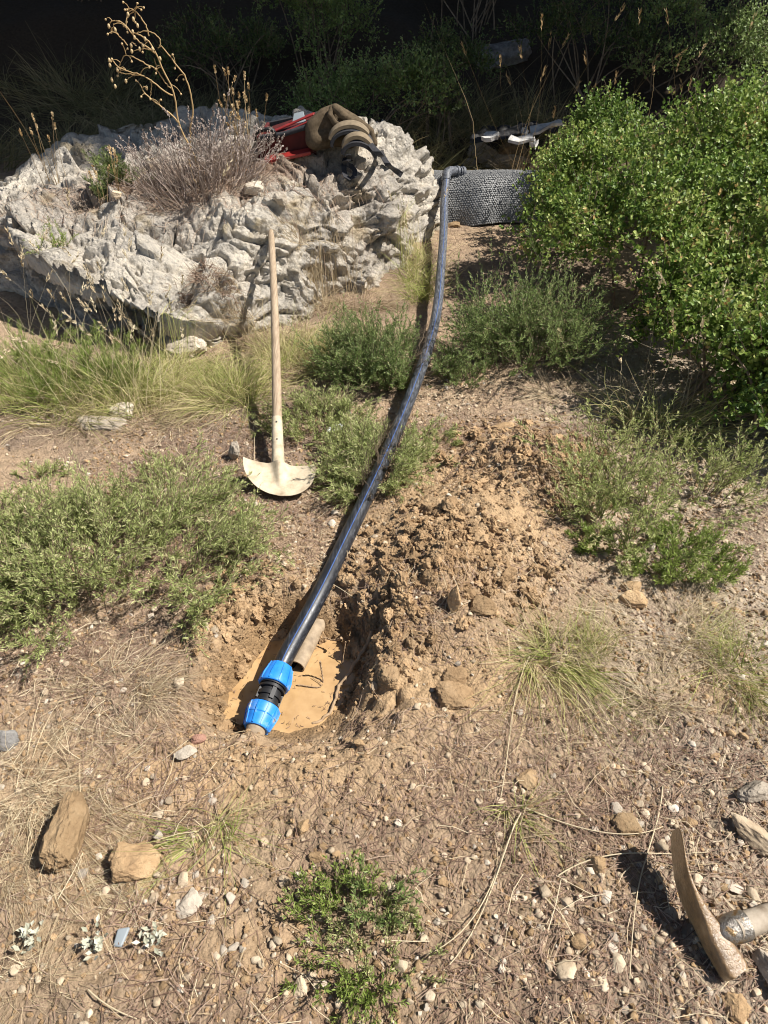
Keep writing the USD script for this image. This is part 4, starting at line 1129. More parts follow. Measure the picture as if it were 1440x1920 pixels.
ROCKSTONES = [("loose_stone", "pale loose stone lying on the boulder, largest of those by the straps", 473, 361, (0.11, 0.09, 0.075), GREYSTONE, 0.2),
              ("loose_stone", "cream loose stone on the boulder right of the largest loose one", 531, 380, (0.09, 0.08, 0.07), GREYSTONE, 0.9),
              ("red_brick_fragment", "reddish brick fragment on the boulder beside the small green plant", 224, 328, (0.09, 0.08, 0.08), REDSTONE, 0.3),
              ("white_stone", "small white stone among the needles on the boulder top", 282, 368, (0.06, 0.05, 0.04), GREYSTONE, 0.3),
              ("white_stone", "small whitish stone on the boulder below the dead lavender", 220, 366, (0.05, 0.05, 0.04), PEBBLE, 0.6)]
for q_, (nm, lab, u, v, sz, mm, rz) in enumerate(ROCKSTONES):
    place_stone(nm, lab, u, v, sz, mm, 200 + q_, rz, 0.2, rock=True)

# pebbles one can pick out, and the gravel between them
rg_ = np.random.default_rng(77)


def scatter(rng, n, x0, x1, y0, y1, dens):
    x, y = rng.uniform(x0, x1, n), rng.uniform(y0, y1, n)
    k = rng.random(n) < dens(x, y)
    return x[k], y[k]


def gmask(u, v, rx, ry):
    c = at_z(u, v, 0.0)
    return lambda x, y: np.exp(-(((x - c[0]) / rx) ** 2 + ((y - c[1]) / ry) ** 2))


GM = [(gmask(1080, 1760, 0.16, 0.13), 1.0), (gmask(1300, 1600, 0.3, 0.25), 0.8), (gmask(1380, 1150, 0.3, 0.6), 0.7), (gmask(80, 1200, 0.2, 0.2), 0.7), (gmask(620, 1850, 0.3, 0.14), 0.7),
      (gmask(330, 1680, 0.16, 0.1), 0.6), (gmask(1420, 950, 0.3, 0.4), 0.7), (gmask(1200, 1850, 0.3, 0.12), 0.8), (gmask(540, 1000, 0.15, 0.3), 0.5), (gmask(870, 740, 0.2, 0.3), 0.4)]


def gdens(x, y):
    er_ = 1 + pit_d(x, y) / 0.2
    d = 0.10 + sum(a * g(x, y) for g, a in GM)
    fr_ = gmask(900, 1020, 0.25, 0.3)(x, y) + gmask(820, 1290, 0.22, 0.1)(x, y)
    return np.clip(d * (1 - 0.8 * np.clip(fr_, 0, 1)), 0, 1) * (er_ > 1.35) * (y < 4.4)


px_, py_ = scatter(rg_, 900, -1.1, 1.25, 0.36, 2.3, gdens)
for q_ in range(min(150, len(px_))):
    s = rg_.uniform(0.014, 0.03) * (1 if rg_.random() > 0.1 else 1.35)
    sz = s * np.array([1, rg_.uniform(0.7, 1.3), rg_.uniform(0.55, 0.8)])
    vv, f = stone_mesh(rg_, sz / 2, 300 + q_, 2, 0.7)
    R = trimesh.transformations.euler_matrix(*rg_.uniform(-0.4, 0.4, 2), rg_.uniform(0, 6.28))[:3, :3]
    p = onto(px_[q_], py_[q_], sz[2] * 0.22)
    obj("pebble", (vv @ R.T + p, f), (PEBBLE, PEBBLE, GREYSTONE, TANSTONE)[q_ % 4], smooth=35,
        label="pale thumb sized pebble scattered over the needle strewn ground", cat="pebble", group="pebbles on the ground")


def instancer(name, protos, mats_, pos, scale, rng, kind="stuff", label=None, cat=None, tilt=0.6, parent=None):
    pi = UsdGeom.PointInstancer.Define(stage, fresh("/World", name))
    for q_, (pm, mm) in enumerate(zip(protos, mats_)):
        m = usdkit.mesh(stage, f"{pi.GetPath()}/shape_{chr(97 + q_)}", pm, mm, smooth=40)
        pi.CreatePrototypesRel().AddTarget(m.GetPath())
    n = len(pos)
    pi.CreatePositionsAttr(Vt.Vec3fArray.FromNumpy(pos.astype(np.float32)))
    pi.CreateProtoIndicesAttr(Vt.IntArray.FromNumpy(rng.integers(0, len(protos), n).astype(np.int32)))
    qv = unit(np.c_[np.cos(a_ := rng.uniform(0, np.pi, n)), rng.normal(size=(n, 2)) * 0.25 * tilt, np.sin(a_)])
    pi.CreateOrientationsAttr(Vt.QuathArray([Gf.Quath(float(x[0]), float(x[1]), float(x[2]), float(x[3])) for x in qv]))
    sc = np.asarray(scale)
    pi.CreateScalesAttr(Vt.Vec3fArray.FromNumpy((sc if sc.ndim == 2 else np.repeat(sc[:, None], 3, 1)).astype(np.float32)))
    return meta(pi.GetPrim(), label, cat, None, kind)


protos = [stone_mesh(rg_, (0.5, 0.5 * rg_.uniform(0.7, 1.1), 0.5 * rg_.uniform(0.55, 0.8)), 600 + k_, 1, 0.75) for k_ in range(8)]
x, y = scatter(rg_, 62000, -1.9, 2.2, 0.33, 3.4, lambda x, y: gdens(x, y) * 0.9 + 0.08)
er_ = 1 + pit_d(x, y) / 0.2; x, y = x[er_ > 1.3], y[er_ > 1.3]
s = np.clip(np.exp(rg_.normal(math.log(0.0078), 0.5, len(x))), 0.003, 0.02)
instancer("gravel", protos, [PEBBLE, PEBBLE, PEBBLE, GREYSTONE, TANSTONE, PEBBLE, TANSTONE, PEBBLE], onto(x, y, 0) + np.c_[x * 0, x * 0, s * 0.15], s, rg_,
          label="pale fine gravel strewn over the ground", cat="gravel")

# crumbs and clods of dug earth
cm = [(gmask(820, 1080, 0.26, 0.22), 1.0), (gmask(990, 880, 0.26, 0.3), 1.0), (gmask(470, 1140, 0.14, 0.2), 0.8), (gmask(710, 1190, 0.12, 0.18), 1.0), (gmask(420, 1280, 0.07, 0.1), 0.5)]
trample = lambda x, y: np.clip(gmask(790, 1310, 0.2, 0.08)(x, y) + 0.8 * gmask(900, 1370, 0.2, 0.06)(x, y), 0, 1)
sm = lambda x, y: np.clip(1.2 * gmask(940, 1000, 0.15, 0.11)(x, y) + 0.8 * gmask(820, 1240, 0.16, 0.07)(x, y), 0, 1)


def cdens(x, y):
    er_ = 1 + pit_d(x, y) / 0.2
    return np.clip(sum(a * g(x, y) for g, a in cm), 0, 1) * (1 - 0.8 * sm(x, y)) * (er_ > 0.99)


clods = []
for k_ in range(8):
    v, f = stone_mesh(rg_, (0.5, 0.5, 0.5), 700 + k_, 3, 0.8)
    v = v * (1 + 0.8 * (meshkit.fbm(v * 5 + k_ * 9, 3, 720 + k_) - 0.5)[:, None] + 0.5 * (meshkit.fbm(v * 13 + k_, 2, 740 + k_) - 0.5)[:, None])
    clods.append((v * [1, rg_.uniform(0.75, 1.1), rg_.uniform(0.6, 0.9)], f))
x, y = scatter(rg_, 90000, -1.2, 1.3, 0.34, 2.7, lambda x, y: np.maximum(cdens(x, y) * (1 - 0.85 * trample(x, y)), 0.14 * (pit_d(x, y) > 0.02) * (1 - trample(x, y))))
s = np.clip(np.exp(rg_.normal(math.log(0.0085), 0.7, len(x))), 0.003, 0.05)
s = np.where(cdens(x, y) < 0.15, np.minimum(s, 0.011), s); s = s * (1 - 0.45 * trample(x, y))
k_ = np.argsort(-s)[:26000]; x, y, s = x[k_], y[k_], s[k_]
instancer("earth_crumbs", clods, [CLOD] * 8, onto(x, y, 0) + np.c_[x * 0, x * 0, s * 0.12], s, rg_, tilt=2,
          label="loose crumbs of dug brown earth over the spoil heap and pit walls", cat="earth")

# ------------------------------------------------------------------ litter: pine needles and straw bits
def litter(name, label, n, dens, box, length, width, seed, ramp, lift=0.006, matl=None, sfc=None, cat="litter"):
    rng = np.random.default_rng(seed)
    x, y = scatter(rng, n, *box, dens)
    n = len(x); a = rng.uniform(0, 2 * np.pi, n); L = rng.uniform(*length, n)
    d = np.c_[np.cos(a), np.sin(a), np.zeros(n)] * L[:, None]
    bend = np.c_[-np.sin(a), np.cos(a)] * (rng.normal(size=n) * 0.12 * L)[:, None]
    c = np.c_[x, y, np.zeros(n)]
    P = np.stack([c - d / 2, c, c + d / 2], 1); P[:, 1, :2] += bend
    f_ = sfc or (lambda x, y: H(x, y))
    z = f_(P[:, :, 0].ravel(), P[:, :, 1].ravel()).reshape(n, 3)
    z[:, 1] = np.maximum(z[:, 1], (z[:, 0] + z[:, 2]) / 2)
    P[:, :, 2] = z + lift * rng.uniform(0.4, 1.6, (n, 1)) + rng.normal(size=(n, 3)) * 0.003
    s_ = np.c_[-np.sin(a), np.cos(a), rng.normal(size=n) * 0.5]; s_ = unit(s_)[:, None] * width / 2
    v = np.stack([P + s_, P - s_], 2).reshape(-1, 3)
    b = (np.arange(n)[:, None] * 6 + np.array([0, 2])[None]).reshape(-1, 1)
    f = np.concatenate([b + [[0, 1, 3]], b + [[0, 3, 2]]], 1).reshape(-1, 3)
    obj(name, (v, f), matl or LITTER, tint=np.repeat(rng.uniform(*ramp, n), 6), label=label, cat=cat, kind="stuff")


def ldens(x, y):
    er_ = 1 + pit_d(x, y) / 0.2
    fr_ = gmask(900, 1000, 0.3, 0.38)(x, y) + gmask(800, 1290, 0.28, 0.12)(x, y) + gmask(470, 1180, 0.15, 0.2)(x, y)
    n_ = meshkit.fbm(np.c_[x * 2.2, y * 2.2, x * 0], 3, 55)
    return np.clip(0.15 + 1.6 * sstep(0.4, 0.62, n_), 0, 1) * np.clip(1 - fr_, 0.02, 1) * (er_ > 1.3)


litter("pine_needle_litter", "reddish brown and grey pine needles strewn over the ground", 36000, ldens, (-1.5, 1.7, 0.33, 2.6), (0.03, 0.08), 0.0014, 81, (0.0, 0.75))
dk = [gmask(760, 1540, 0.24, 0.13), gmask(900, 1830, 0.22, 0.08), gmask(1120, 1560, 0.2, 0.12), gmask(130, 1250, 0.2, 0.1), gmask(1330, 1420, 0.2, 0.12)]
litter("pine_needle_litter", "dark purplish pine needles matted on the earth below the pit", 20000, lambda x, y: np.clip(sum(g(x, y) for g in dk), 0, 1) * (pit_d(x, y) > 0.08), (-1.2, 1.3, 0.33, 1.9), (0.02, 0.06), 0.0015, 85, (0.0, 0.5), 0.005)
litter("pine_needle_litter", "brown pine needles strewn around the foot of the boulder", 16000, lambda x, y: 0.7 * ldens(x, y) + 0.2, (-2.6, 2.2, 2.4, 5.2), (0.05, 0.1), 0.002, 82, (0.1, 0.8))
litter("dry_straw_bits", "pale bits of straw strewn over the ground", 5000, ldens, (-1.5, 1.7, 0.33, 3.2), (0.02, 0.11), 0.0013, 83, (0.2, 1.0), 0.01, STRAW)
rd = lambda x, y: np.exp(-(((x + 1.15) / 0.8) ** 2 + ((y - 4.45) / 0.3) ** 2))
litter("pine_needle_litter", "brown pine needles lying in the hollow on top of the boulder", 16000, rd, (-2.6, 0.2, 3.8, 5.3), (0.05, 0.1), 0.0022, 84, (0.15, 0.95), 0.008, sfc=rock_top)

litter("floating_bits", "dark specks of root and bark floating on the muddy water", 700, lambda x, y: (pit_d(x, y) < -0.006) * (0.25 + 0.75 * (pit_d(x, y) > -0.035)), (hc[0] - 0.25, hc[0] + 0.25, hc[1] - 0.25, hc[1] + 0.25), (0.003, 0.014), 0.0016, 86, (0.0, 0.35), 0.0015,
       sfc=lambda x, y: np.full(np.shape(x), WATER_Z + 0.003))

# long dry stalks on the ground
STALKS = [("long pale straw stalk lying from the grass tuft down to the earth", [(992, 1236), (962, 1330), (950, 1420), (938, 1500)]),
          ("dry straw stalk running down from the flattened tuft near the pebbles", [(975, 1530), (930, 1640), (890, 1720), (800, 1795)]),
          ("second dry straw stalk beside the one running down from the flattened tuft", [(968, 1540), (925, 1660), (880, 1760), (842, 1815)]),
          ("thin straw stalk crossing left of the mattock shadow", [(1240, 1480), (1222, 1570), (1196, 1660), (1184, 1740), (1178, 1840)]),
          ("pale straw stalk lying level toward the mattock tip", [(1045, 1647), (1100, 1620), (1160, 1606), (1215, 1605), (1330, 1602)]),
          ("curved straw stalk arching above the mattock tip", [(985, 1522), (1060, 1550), (1150, 1568), (1240, 1555)]),
          ("dry twig lying near the bottom border on the left", [(170, 1862), (215, 1895), (260, 1915)]),
          ("dry stalk standing by the shovel blade", [(478, 920), (477, 870), (478, 830), (476, 805)])]
for q_, (lab, pts) in enumerate(STALKS):
    pth = spline([on(u, v, 0.012) for u, v in pts], 20)
    pth[:, 2] = np.maximum(pth[:, 2], H(pth[:, 0], pth[:, 1]) + 0.006)
    obj("straw_stalk" if "straw" in lab else "dry_stalk", sweep(pth, np.linspace(0.0017, 0.0010, 20), 6), STRAW, smooth=60, tint=np.full(20 * 6 + 2, 0.75), label=lab, cat="stalk")

# ------------------------------------------------------------------ green and dry plants near the pit
G = lambda u, v: on(u, v)
fine_shrub("trailing_shrub", "wide low green shrub of narrow leaves filling the left side", "shrub", G(215, 1075), 0.41, 0.32, 520, (0.18, 0.38), 401, per=44, lean=0.8, leafm=PALENEEDLE, curl=(0.15, -0.1, -0.25))
fine_shrub("trailing_shrub", "grey green shrub patch behind the wide low shrub at left", "shrub", G(285, 940), 0.26, 0.18, 200, (0.13, 0.28), 402, per=36, lean=0.9, leafm=PALENEEDLE, curl=(0.1, -0.1, -0.3))
fine_shrub("trailing_shrub", "small green shrub at the left border beside the wide low shrub", "shrub", G(40, 960), 0.22, 0.22, 190, (0.08, 0.18), 403, per=30, lean=0.9, leafm=PALENEEDLE, curl=(0.1, -0.1, -0.3))
fine_shrub("green_shrub", "green narrow leaved shrub between shovel blade and pipe", "shrub", G(690, 885), 0.14, 0.2, 260, (0.14, 0.26), 404, per=36, lean=0.7, leafm=PALENEEDLE, curl=(0, -0.1, -0.2))
fine_shrub("green_shrub", "sparse green shrub behind the shovel handle foot", "shrub", G(590, 800), 0.2, 0.14, 150, (0.10, 0.2), 405, per=30, leafm=PALENEEDLE)
fine_shrub("green_shrub", "small green shrub on the right side of the pipe by the spoil heap", "shrub", G(780, 850), 0.16, 0.14, 120, (0.08, 0.16), 406, per=30, leafm=PALENEEDLE, lean=1.0)
fine_shrub("upright_shrub", "upright dark green narrow leaved shrub beside the pipe at the boulder foot", "shrub", G(712, 712), 0.19, 0.13, 260, (0.22, 0.40), 407, per=52, lean=0.5, leaf=(0.026, 0.004), side=4)
fine_shrub("upright_shrub", "narrow leaved shrub on the right of the bent pipe", "shrub", G(862, 705), 0.09, 0.10, 70, (0.14, 0.26), 408, per=44, lean=0.7, leaf=(0.024, 0.004))
fine_shrub("upright_shrub", "tall narrow leaved shrub in front of the mastic bush, right of the path", "shrub", G(985, 690), 0.2, 0.14, 260, (0.30, 0.60), 409, per=60, lean=0.5, leaf=(0.028, 0.0045), side=5)
fine_shrub("sprig_plant", "loose green sprig plant at the edge of the spoil heap on the right", "plant", G(1165, 985), 0.12, 0.18, 70, (0.22, 0.42), 410, per=60, lean=0.5, leaf=(0.026, 0.004), side=4, leafm=PALENEEDLE)
fine_shrub("sprig_plant", "tall thin sprig plant rising in front of the bush shade", "plant", G(1125, 920), 0.07, 0.12, 34, (0.3, 0.5), 411, per=70, lean=0.25, leaf=(0.026, 0.004), side=3, leafm=PALENEEDLE)
fine_shrub("sprig_plant", "spreading grey green sprig plant below the mastic bush", "plant", G(1275, 935), 0.2, 0.16, 80, (0.2, 0.38), 412, per=55, lean=0.9, leaf=(0.024, 0.004), side=4, leafm=PALENEEDLE)
fine_shrub("low_green_plant", "bright low green plant on gravel at the right", "plant", G(1270, 1060), 0.15, 0.10, 120, (0.08, 0.16), 413, per=32, lean=1.0, leafm=BRIGHT)
fine_shrub("low_green_plant", "green tuft of leaves on the earth left of the bright low plant", "plant", G(1130, 1025), 0.10, 0.05, 60, (0.06, 0.13), 414, per=30, lean=1.0, leafm=BRIGHT)
fine_shrub("low_green_plant", "bright green rosette shrub near the bottom middle of the ground", "plant", G(655, 1765), 0.11, 0.085, 170, (0.07, 0.15), 415, per=26, lean=1.0, leafm=BRIGHT, leaf=(0.02, 0.0032))
fine_shrub("low_green_plant", "grey green creeping plant right of the bright rosette shrub", "plant", G(715, 1810), 0.085, 0.11, 150, (0.04, 0.11), 416, per=26, lean=0.8, leafm=PALENEEDLE, leaf=(0.014, 0.0026))
fine_shrub("low_green_plant", "small upright sprig above the bright rosette shrub", "plant", G(700, 1700), 0.03, 0.03, 14, (0.07, 0.13), 417, per=34, lean=0.6, leafm=NEEDLE, leaf=(0.02, 0.003))
fine_shrub("feathery_seedlings", "bright green feathery seedlings in the grass left of the boulder", "plant", G(95, 735), 0.36, 0.14, 150, (0.22, 0.40), 418, per=110, lean=0.3, leafm=BRIGHT, leaf=(0.045, 0.0018), side=3, angle=0.6)
tuft("grass_tuft", "tall yellow green grass in front of the boulder at far left", G(110, 750), 0.55, 0.22, 2400, (0.16, 0.38), 430, 0.003, 0.5, 0.35, stalks=90, stalk_l=(0.4, 0.85), wind=(-0.12, 0, 0.15))
tuft("grass_tuft", "yellow green grass at the boulder's shaded left front", G(270, 720), 0.28, 0.2, 1300, (0.15, 0.34), 431, 0.0028, 0.6, 0.4, stalks=12, stalk_l=(0.3, 0.5))
tuft("grass_tuft", "olive grass tuft left of the shovel handle below the boulder", G(430, 740), 0.17, 0.17, 1300, (0.18, 0.34), 432, 0.0026, 0.6, 0.45)
tuft("grass_tuft", "dry olive grass along the boulder behind the shovel handle", G(560, 680), 0.2, 0.2, 1300, (0.16, 0.36), 433, 0.0026, 0.6, 0.45, tint=(0.4, 1.0))
tuft("straw_tuft", "pale dead grass under the tall yellow green grass at far left", G(150, 790), 0.5, 0.14, 900, (0.10, 0.24), 451, 0.0024, 0.8, 0.7, STRAW, tint=(0.0, 0.7))
tuft("straw_tuft", "dry bleached grass under the boulder's front, right of its lowest corner", G(500, 640), 0.24, 0.14, 900, (0.10, 0.26), 455, 0.0024, 0.8, 0.6, STRAW, tint=(0.0, 0.6))
tuft("straw_tuft", "thin dry grass on the slope under the boulder's right front", G(650, 575), 0.26, 0.16, 900, (0.10, 0.24), 456, 0.0024, 0.8, 0.6, STRAW, tint=(0.0, 0.6))
tuft("grass_tuft", "brownish grass hanging from the bank right of the shovel handle", G(600, 650), 0.15, 0.10, 400, (0.15, 0.3), 434, 0.0026, 0.6, 0.6, tint=(0.5, 1.0))
tuft("grass_tuft", "yellow grass tuft between boulder and pipe near the membrane", G(790, 530), 0.10, 0.32, 700, (0.15, 0.34), 435, 0.003, 0.5, 0.3, stalks=4)
tuft("straw_tuft", "fan of bleached straw left of the pit", G(235, 1290), 0.11, 0.07, 384, (0.084, 0.202), 436, 0.0016, 0.9, 0.55, STRAW, wind=(0.1, 0.05, -0.05))
tuft("straw_tuft", "flattened straw below the bleached fan at left", G(215, 1390), 0.16, 0.05, 208, (0.084, 0.187), 437, 0.0012, 0.8, 0.8, STRAW, wind=(-0.3, -0.2, -0.3))
tuft("straw_tuft", "thick mat of pale straw at the left border", G(60, 1500), 0.17, 0.14, 720, (0.084, 0.202), 438, 0.0016, 0.8, 0.75, STRAW, wind=(0.2, -0.1, -0.15))
tuft("straw_tuft", "straw drooping below the tan block at the left border", G(70, 1640), 0.14, 0.07, 336, (0.072, 0.187), 439, 0.0012, 0.8, 0.75, STRAW, wind=(0.25, -0.2, -0.2))
tuft("straw_tuft", "straw in the lower left corner of the ground", G(30, 1840), 0.09, 0.08, 336, (0.048, 0.115), 440, 0.0012, 0.9, 0.6, STRAW)
tuft("grass_tuft", "half green grass tuft below the pit on the left", G(395, 1565), 0.06, 0.04, 170, (0.09, 0.17), 441, 0.002, 0.9, 0.55, tint=(0.1, 0.8), wind=(0.1, -0.15, -0.1))
tuft("grass_tuft", "flattened green and straw tuft left of the mattock", G(965, 1525), 0.04, 0.025, 80, (0.09, 0.17), 442, 0.002, 0.8, 0.6, tint=(0.1, 1.0), wind=(-0.15, -0.5, -0.2))
tuft("grass_tuft", "bristly yellow green tuft right of the spoil heap", G(1085, 1215), 0.10, 0.06, 380, (0.1, 0.2), 443, 0.0017, 0.6, 0.3, tint=(0.2, 1.0))
tuft("grass_tuft", "trailing grass sweeping down right below the bristly tuft", G(1040, 1250), 0.08, 0.04, 320, (0.14, 0.28), 444, 0.002, 0.5, 0.7, tint=(0.25, 1.0), wind=(0.25, -0.5, -0.35))
tuft("straw_tuft", "bleached straw mat on the gravel at the right", G(1240, 1180), 0.2, 0.14, 700, (0.1, 0.22), 445, 0.0017, 0.8, 0.6, STRAW)
tuft("grass_tuft", "green tinged grass at the right border by the gravel", G(1360, 1230), 0.08, 0.16, 420, (0.12, 0.24), 446, 0.0019, 0.7, 0.5, tint=(0.15, 0.9))
tuft("straw_tuft", "small straw clump on the gravel below the bleached mat", G(1230, 1310), 0.05, 0.05, 200, (0.08, 0.16), 447, 0.0017, 0.7, 0.6, STRAW)
tuft("grass_tuft", "dry yellow green grass in front of the mastic bush at right", G(1240, 800), 0.16, 0.12, 420, (0.25, 0.5), 448, 0.003, 0.4, 0.35, stalks=16, stalk_l=(0.45, 0.75), tint=(0.2, 0.9))
tuft("straw_tuft", "dry grass under the bush beside the membrane", G(1120, 740), 0.25, 0.1, 300, (0.12, 0.25), 449, 0.0024, 0.7, 0.6, STRAW)

# ------------------------------------------------------------------ plants on the boulder
def rock_base(rng, n, u, v, rx, ry):
    c = on_rock(u, v)
    xy, r = disc(rng, n, rx, ry)
    p = np.c_[c[0] + xy[:, 0], c[1] + xy[:, 1], np.zeros(n)]
    p[:, 2] = rock_top(p[:, 0], p[:, 1]) - 0.01
    return c, p, xy, r


rng = np.random.default_rng(51)
c, p0, xy, r = rock_base(rng, 270, 375, 350, 0.30, 0.18)
d0 = unit(np.c_[xy / 0.26 * 0.7, np.ones(270)] + rng.normal(size=(270, 3)) * 0.22 + [-0.08, 0, 0])
LL = rng.uniform(0.16, 0.42, 270) * (1 - 0.3 * r)
sp = sprig_paths(rng, p0, d0, LL, [0, 0, 0.0], 6)
idx = np.repeat(np.arange(270), 2)
b2 = sp[idx, rng.integers(2, 5, 540)]
sp2 = sprig_paths(rng, b2, unit(d0[idx] + 0.5 * rng.normal(size=(540, 3))), LL[idx] * 0.4, [0, 0, 0.1], 4)
lav = thing("dead_lavender", "dried grey lavender bush growing on top of the boulder", "bush", c)
v, f, ti = join(tubes(sp, 0.0022, 0.0012, rng.uniform(0.1, 0.8, 270)), tubes(sp2, 0.0014, 0.001, rng.uniform(0.2, 0.9, 540)))
obj("stems", (v, f), DEAD, lav, tint=ti)
tips = np.vstack([sp[:, -1], sp2[:, -1]]); td = np.vstack([sp[:, -1] - sp[:, -2], sp2[:, -1] - sp2[:, -2]])
hi = tips[:, 2] > c[2] + 0.16
hd_ = seed_heads(rng, tips[hi], td[hi], 0.035, 0.009, rng.uniform(0.6, 1.0, hi.sum()), 10)
obj("flower_heads", hd_[:2], DEAD, lav, tint=hd_[2])
lw = sprig_paths(rng, p0[:260], unit(np.c_[xy[:260] / 0.26, np.full(260, 0.35)] + rng.normal(size=(260, 3)) * 0.3), rng.uniform(0.08, 0.2, 260), [0, 0, -0.1], 5)
v, f, ti = tubes(lw, 0.0016, 0.0008, rng.uniform(0.4, 1, 260))
obj("fallen_twigs", (v, f), LITTER, lav, tint=ti)

# tall dried umbel, drawn stem by stem
yd = float(c[1]) + 0.05
D_ = lambda u, v, s=0.0: at_y(u, v, yd + s)
ST = [([(370, 345), (352, 268), (335, 230), (323, 165), (310, 140), (292, 98), (280, 78), (258, 64), (249, 60)], 0.05, 0.005),
      ([(357, 240), (360, 190), (355, 165), (345, 140), (330, 120), (308, 92), (300, 86), (295, 90)], 0.0, 0.004),
      ([(335, 230), (318, 212), (290, 190), (272, 175), (267, 166), (271, 162), (275, 164)], -0.05, 0.004),
      ([(325, 178), (300, 165), (282, 150), (262, 140), (240, 133), (222, 125), (210, 114), (205, 112)], -0.04, 0.0035),
      ([(290, 127), (265, 115), (245, 105), (237, 104), (226, 118), (220, 130)], 0.02, 0.003),
      ([(292, 100), (270, 84), (252, 68), (236, 48), (222, 40), (210, 40), (204, 48)], 0.06, 0.0035),
      ([(240, 86), (226, 70), (218, 60), (212, 44)], 0.05, 0.0022),
      ([(278, 66), (272, 45), (262, 30), (254, 22), (246, 20), (240, 26)], 0.09, 0.003),
      ([(250, 35), (254, 30), (250, 22)], 0.09, 0.002), ([(290, 95), (268, 92), (248, 97)], 0.03, 0.0025), ([(283, 150), (284, 165), (282, 182)], -0.04, 0.0025),
      ([(262, 140), (246, 144), (236, 152)], -0.04, 0.002), ([(262, 141), (240, 139), (222, 136)], -0.03, 0.002), ([(300, 86), (296, 68), (284, 60), (262, 60), (251, 64)], 0.02, 0.0025),
      ([(320, 165), (300, 140), (290, 110)], 0.05, 0.003), ([(255, 86), (248, 80), (246, 92)], 0.05, 0.002), ([(355, 300), (358, 320), (372, 350)], 0.0, 0.004), ([(356, 240), (357, 275), (354, 300)], 0.0, 0.0035)]
dry_ = thing("dried_umbel", "tall golden dried flower stalk with curled tips rising from the boulder", "plant", D_(370, 345))
for pts, s, r_ in ST:
    p = spline([D_(u, v, s) for u, v in pts], 20)
    obj("stem", sweep(p + 0.0015 * np.random.default_rng(len(pts)).normal(size=p.shape), np.linspace(r_ * 1.2, r_ * 0.7, 20), 6), GOLD, dry_, smooth=60, tint=np.full(122, 0.5))
ru = np.random.default_rng(58)
for pts, s, r_ in ST[:9]:
    p = spline([D_(u, v, s) for u, v in pts], 20)
    for k_ in ru.integers(9, 19, 4):
        e = p[k_] + unit(ru.normal(size=3) * [1, 0.5, 0.8] + [-0.5, 0, 0.1]) * ru.uniform(0.03, 0.07)
        obj("twig", sweep(spline([p[k_], (p[k_] + e) / 2 + [0, 0, 0.012], e], 7), np.linspace(0.002, 0.0013, 7), 5), GOLD, dry_, smooth=True, tint=np.full(37, 0.6))
        m = trimesh.creation.icosphere(1, 0.006); m.apply_translation(e)
        obj("seed_pod", m, GOLD, dry_, smooth=True, tint=np.full(len(m.vertices), 0.8))
for q_, (u, v) in enumerate([(249, 60), (205, 113), (204, 49), (240, 27), (275, 165), (252, 70), (268, 85), (272, 73), (246, 85), (220, 131), (236, 152), (262, 92), (286, 92), (250, 36), (300, 110), (258, 48), (216, 56), (206, 122), (210, 150), (247, 96), (216, 162)]):
    m = trimesh.creation.icosphere(1, 0.009); m.apply_scale([0.8, 0.8, 1.3]); m.apply_translation(D_(u, v, 0.02))
    obj("seed_pod", m, GOLD, dry_, smooth=True, tint=np.full(len(m.vertices), 0.9))
# other small plants on the boulder
bh = lambda x, y: rock_top(x, y)
fine_shrub("small_green_plant", "small dark green plant on the boulder left of the dead lavender", "plant", on_rock(213, 330), 0.10, 0.07, 46, (0.14, 0.26), 452, per=50, lean=0.3, leafm=NEEDLE, base_h=bh, leaf=(0.03, 0.004))
fine_shrub("small_green_plant", "small yellow green plant in a boulder crack at far left", "plant", on_rock(85, 468), 0.07, 0.05, 34, (0.12, 0.24), 453, per=40, lean=0.4, leafm=BRIGHT, base_h=bh, leaf=(0.024, 0.0035))
rng = np.random.default_rng(54)
c, p0, xy, r = rock_base(rng, 500, 372, 512, 0.17, 0.07)
cz = on_rock(372, 510)
cush = sprig_paths(rng, p0 * [1, 1, 0] + np.c_[xy * 0, np.full(500, 0)] + np.c_[np.zeros((500, 2)), p0[:, 2]], unit(np.c_[xy / 0.17 + [0, -0.5], np.full(500, 0.7)] + 0.4 * rng.normal(size=(500, 3))), rng.uniform(0.04, 0.10, 500), [0, 0, -0.2], 4)
cu = thing("dry_cushion_plant", "dry reddish cushion plant clinging to the boulder's sunny face", "plant", cz)
v, f, ti = tubes(cush, 0.0015, 0.0008, rng.uniform(0.3, 0.8, 500)); obj("twigs", (v, f), LITTER, cu, tint=ti)
for q_, (u, v, lab) in enumerate([(456, 300, "thin golden dried stalks standing right of the lavender on the boulder"), (100, 330, "two dried seed stalks on the shaded left end of the boulder"), (200, 345, "short dried flower stalk in front of the small dark green plant")]):
    rng = np.random.default_rng(460 + q_); n = (26, 8, 8)[q_]
    c, p0, xy, r = rock_base(rng, n, u, v, 0.10, 0.06)
    d = unit(np.c_[rng.normal(size=(n, 2)) * 0.15, np.ones(n)])
    pth = sprig_paths(rng, p0, d, rng.uniform(0.2, (0.5, 0.55, 0.22)[q_], n), [0, 0, 0], 6)
    t = thing("dried_stalks", lab, "plant", c)
    m = join(tubes(pth, 0.0022, 0.0012, rng.uniform(0, 1, n)), seed_heads(rng, pth[:, -1], pth[:, -1] - pth[:, -2], 0.04, 0.011, rng.uniform(0.5, 1, n), 16))
    obj("stems", m[:2], GOLD, t, tint=m[2])

# ------------------------------------------------------------------ the mastic bushes at the right
def gz_(x, y):
    return float(H(x, y))


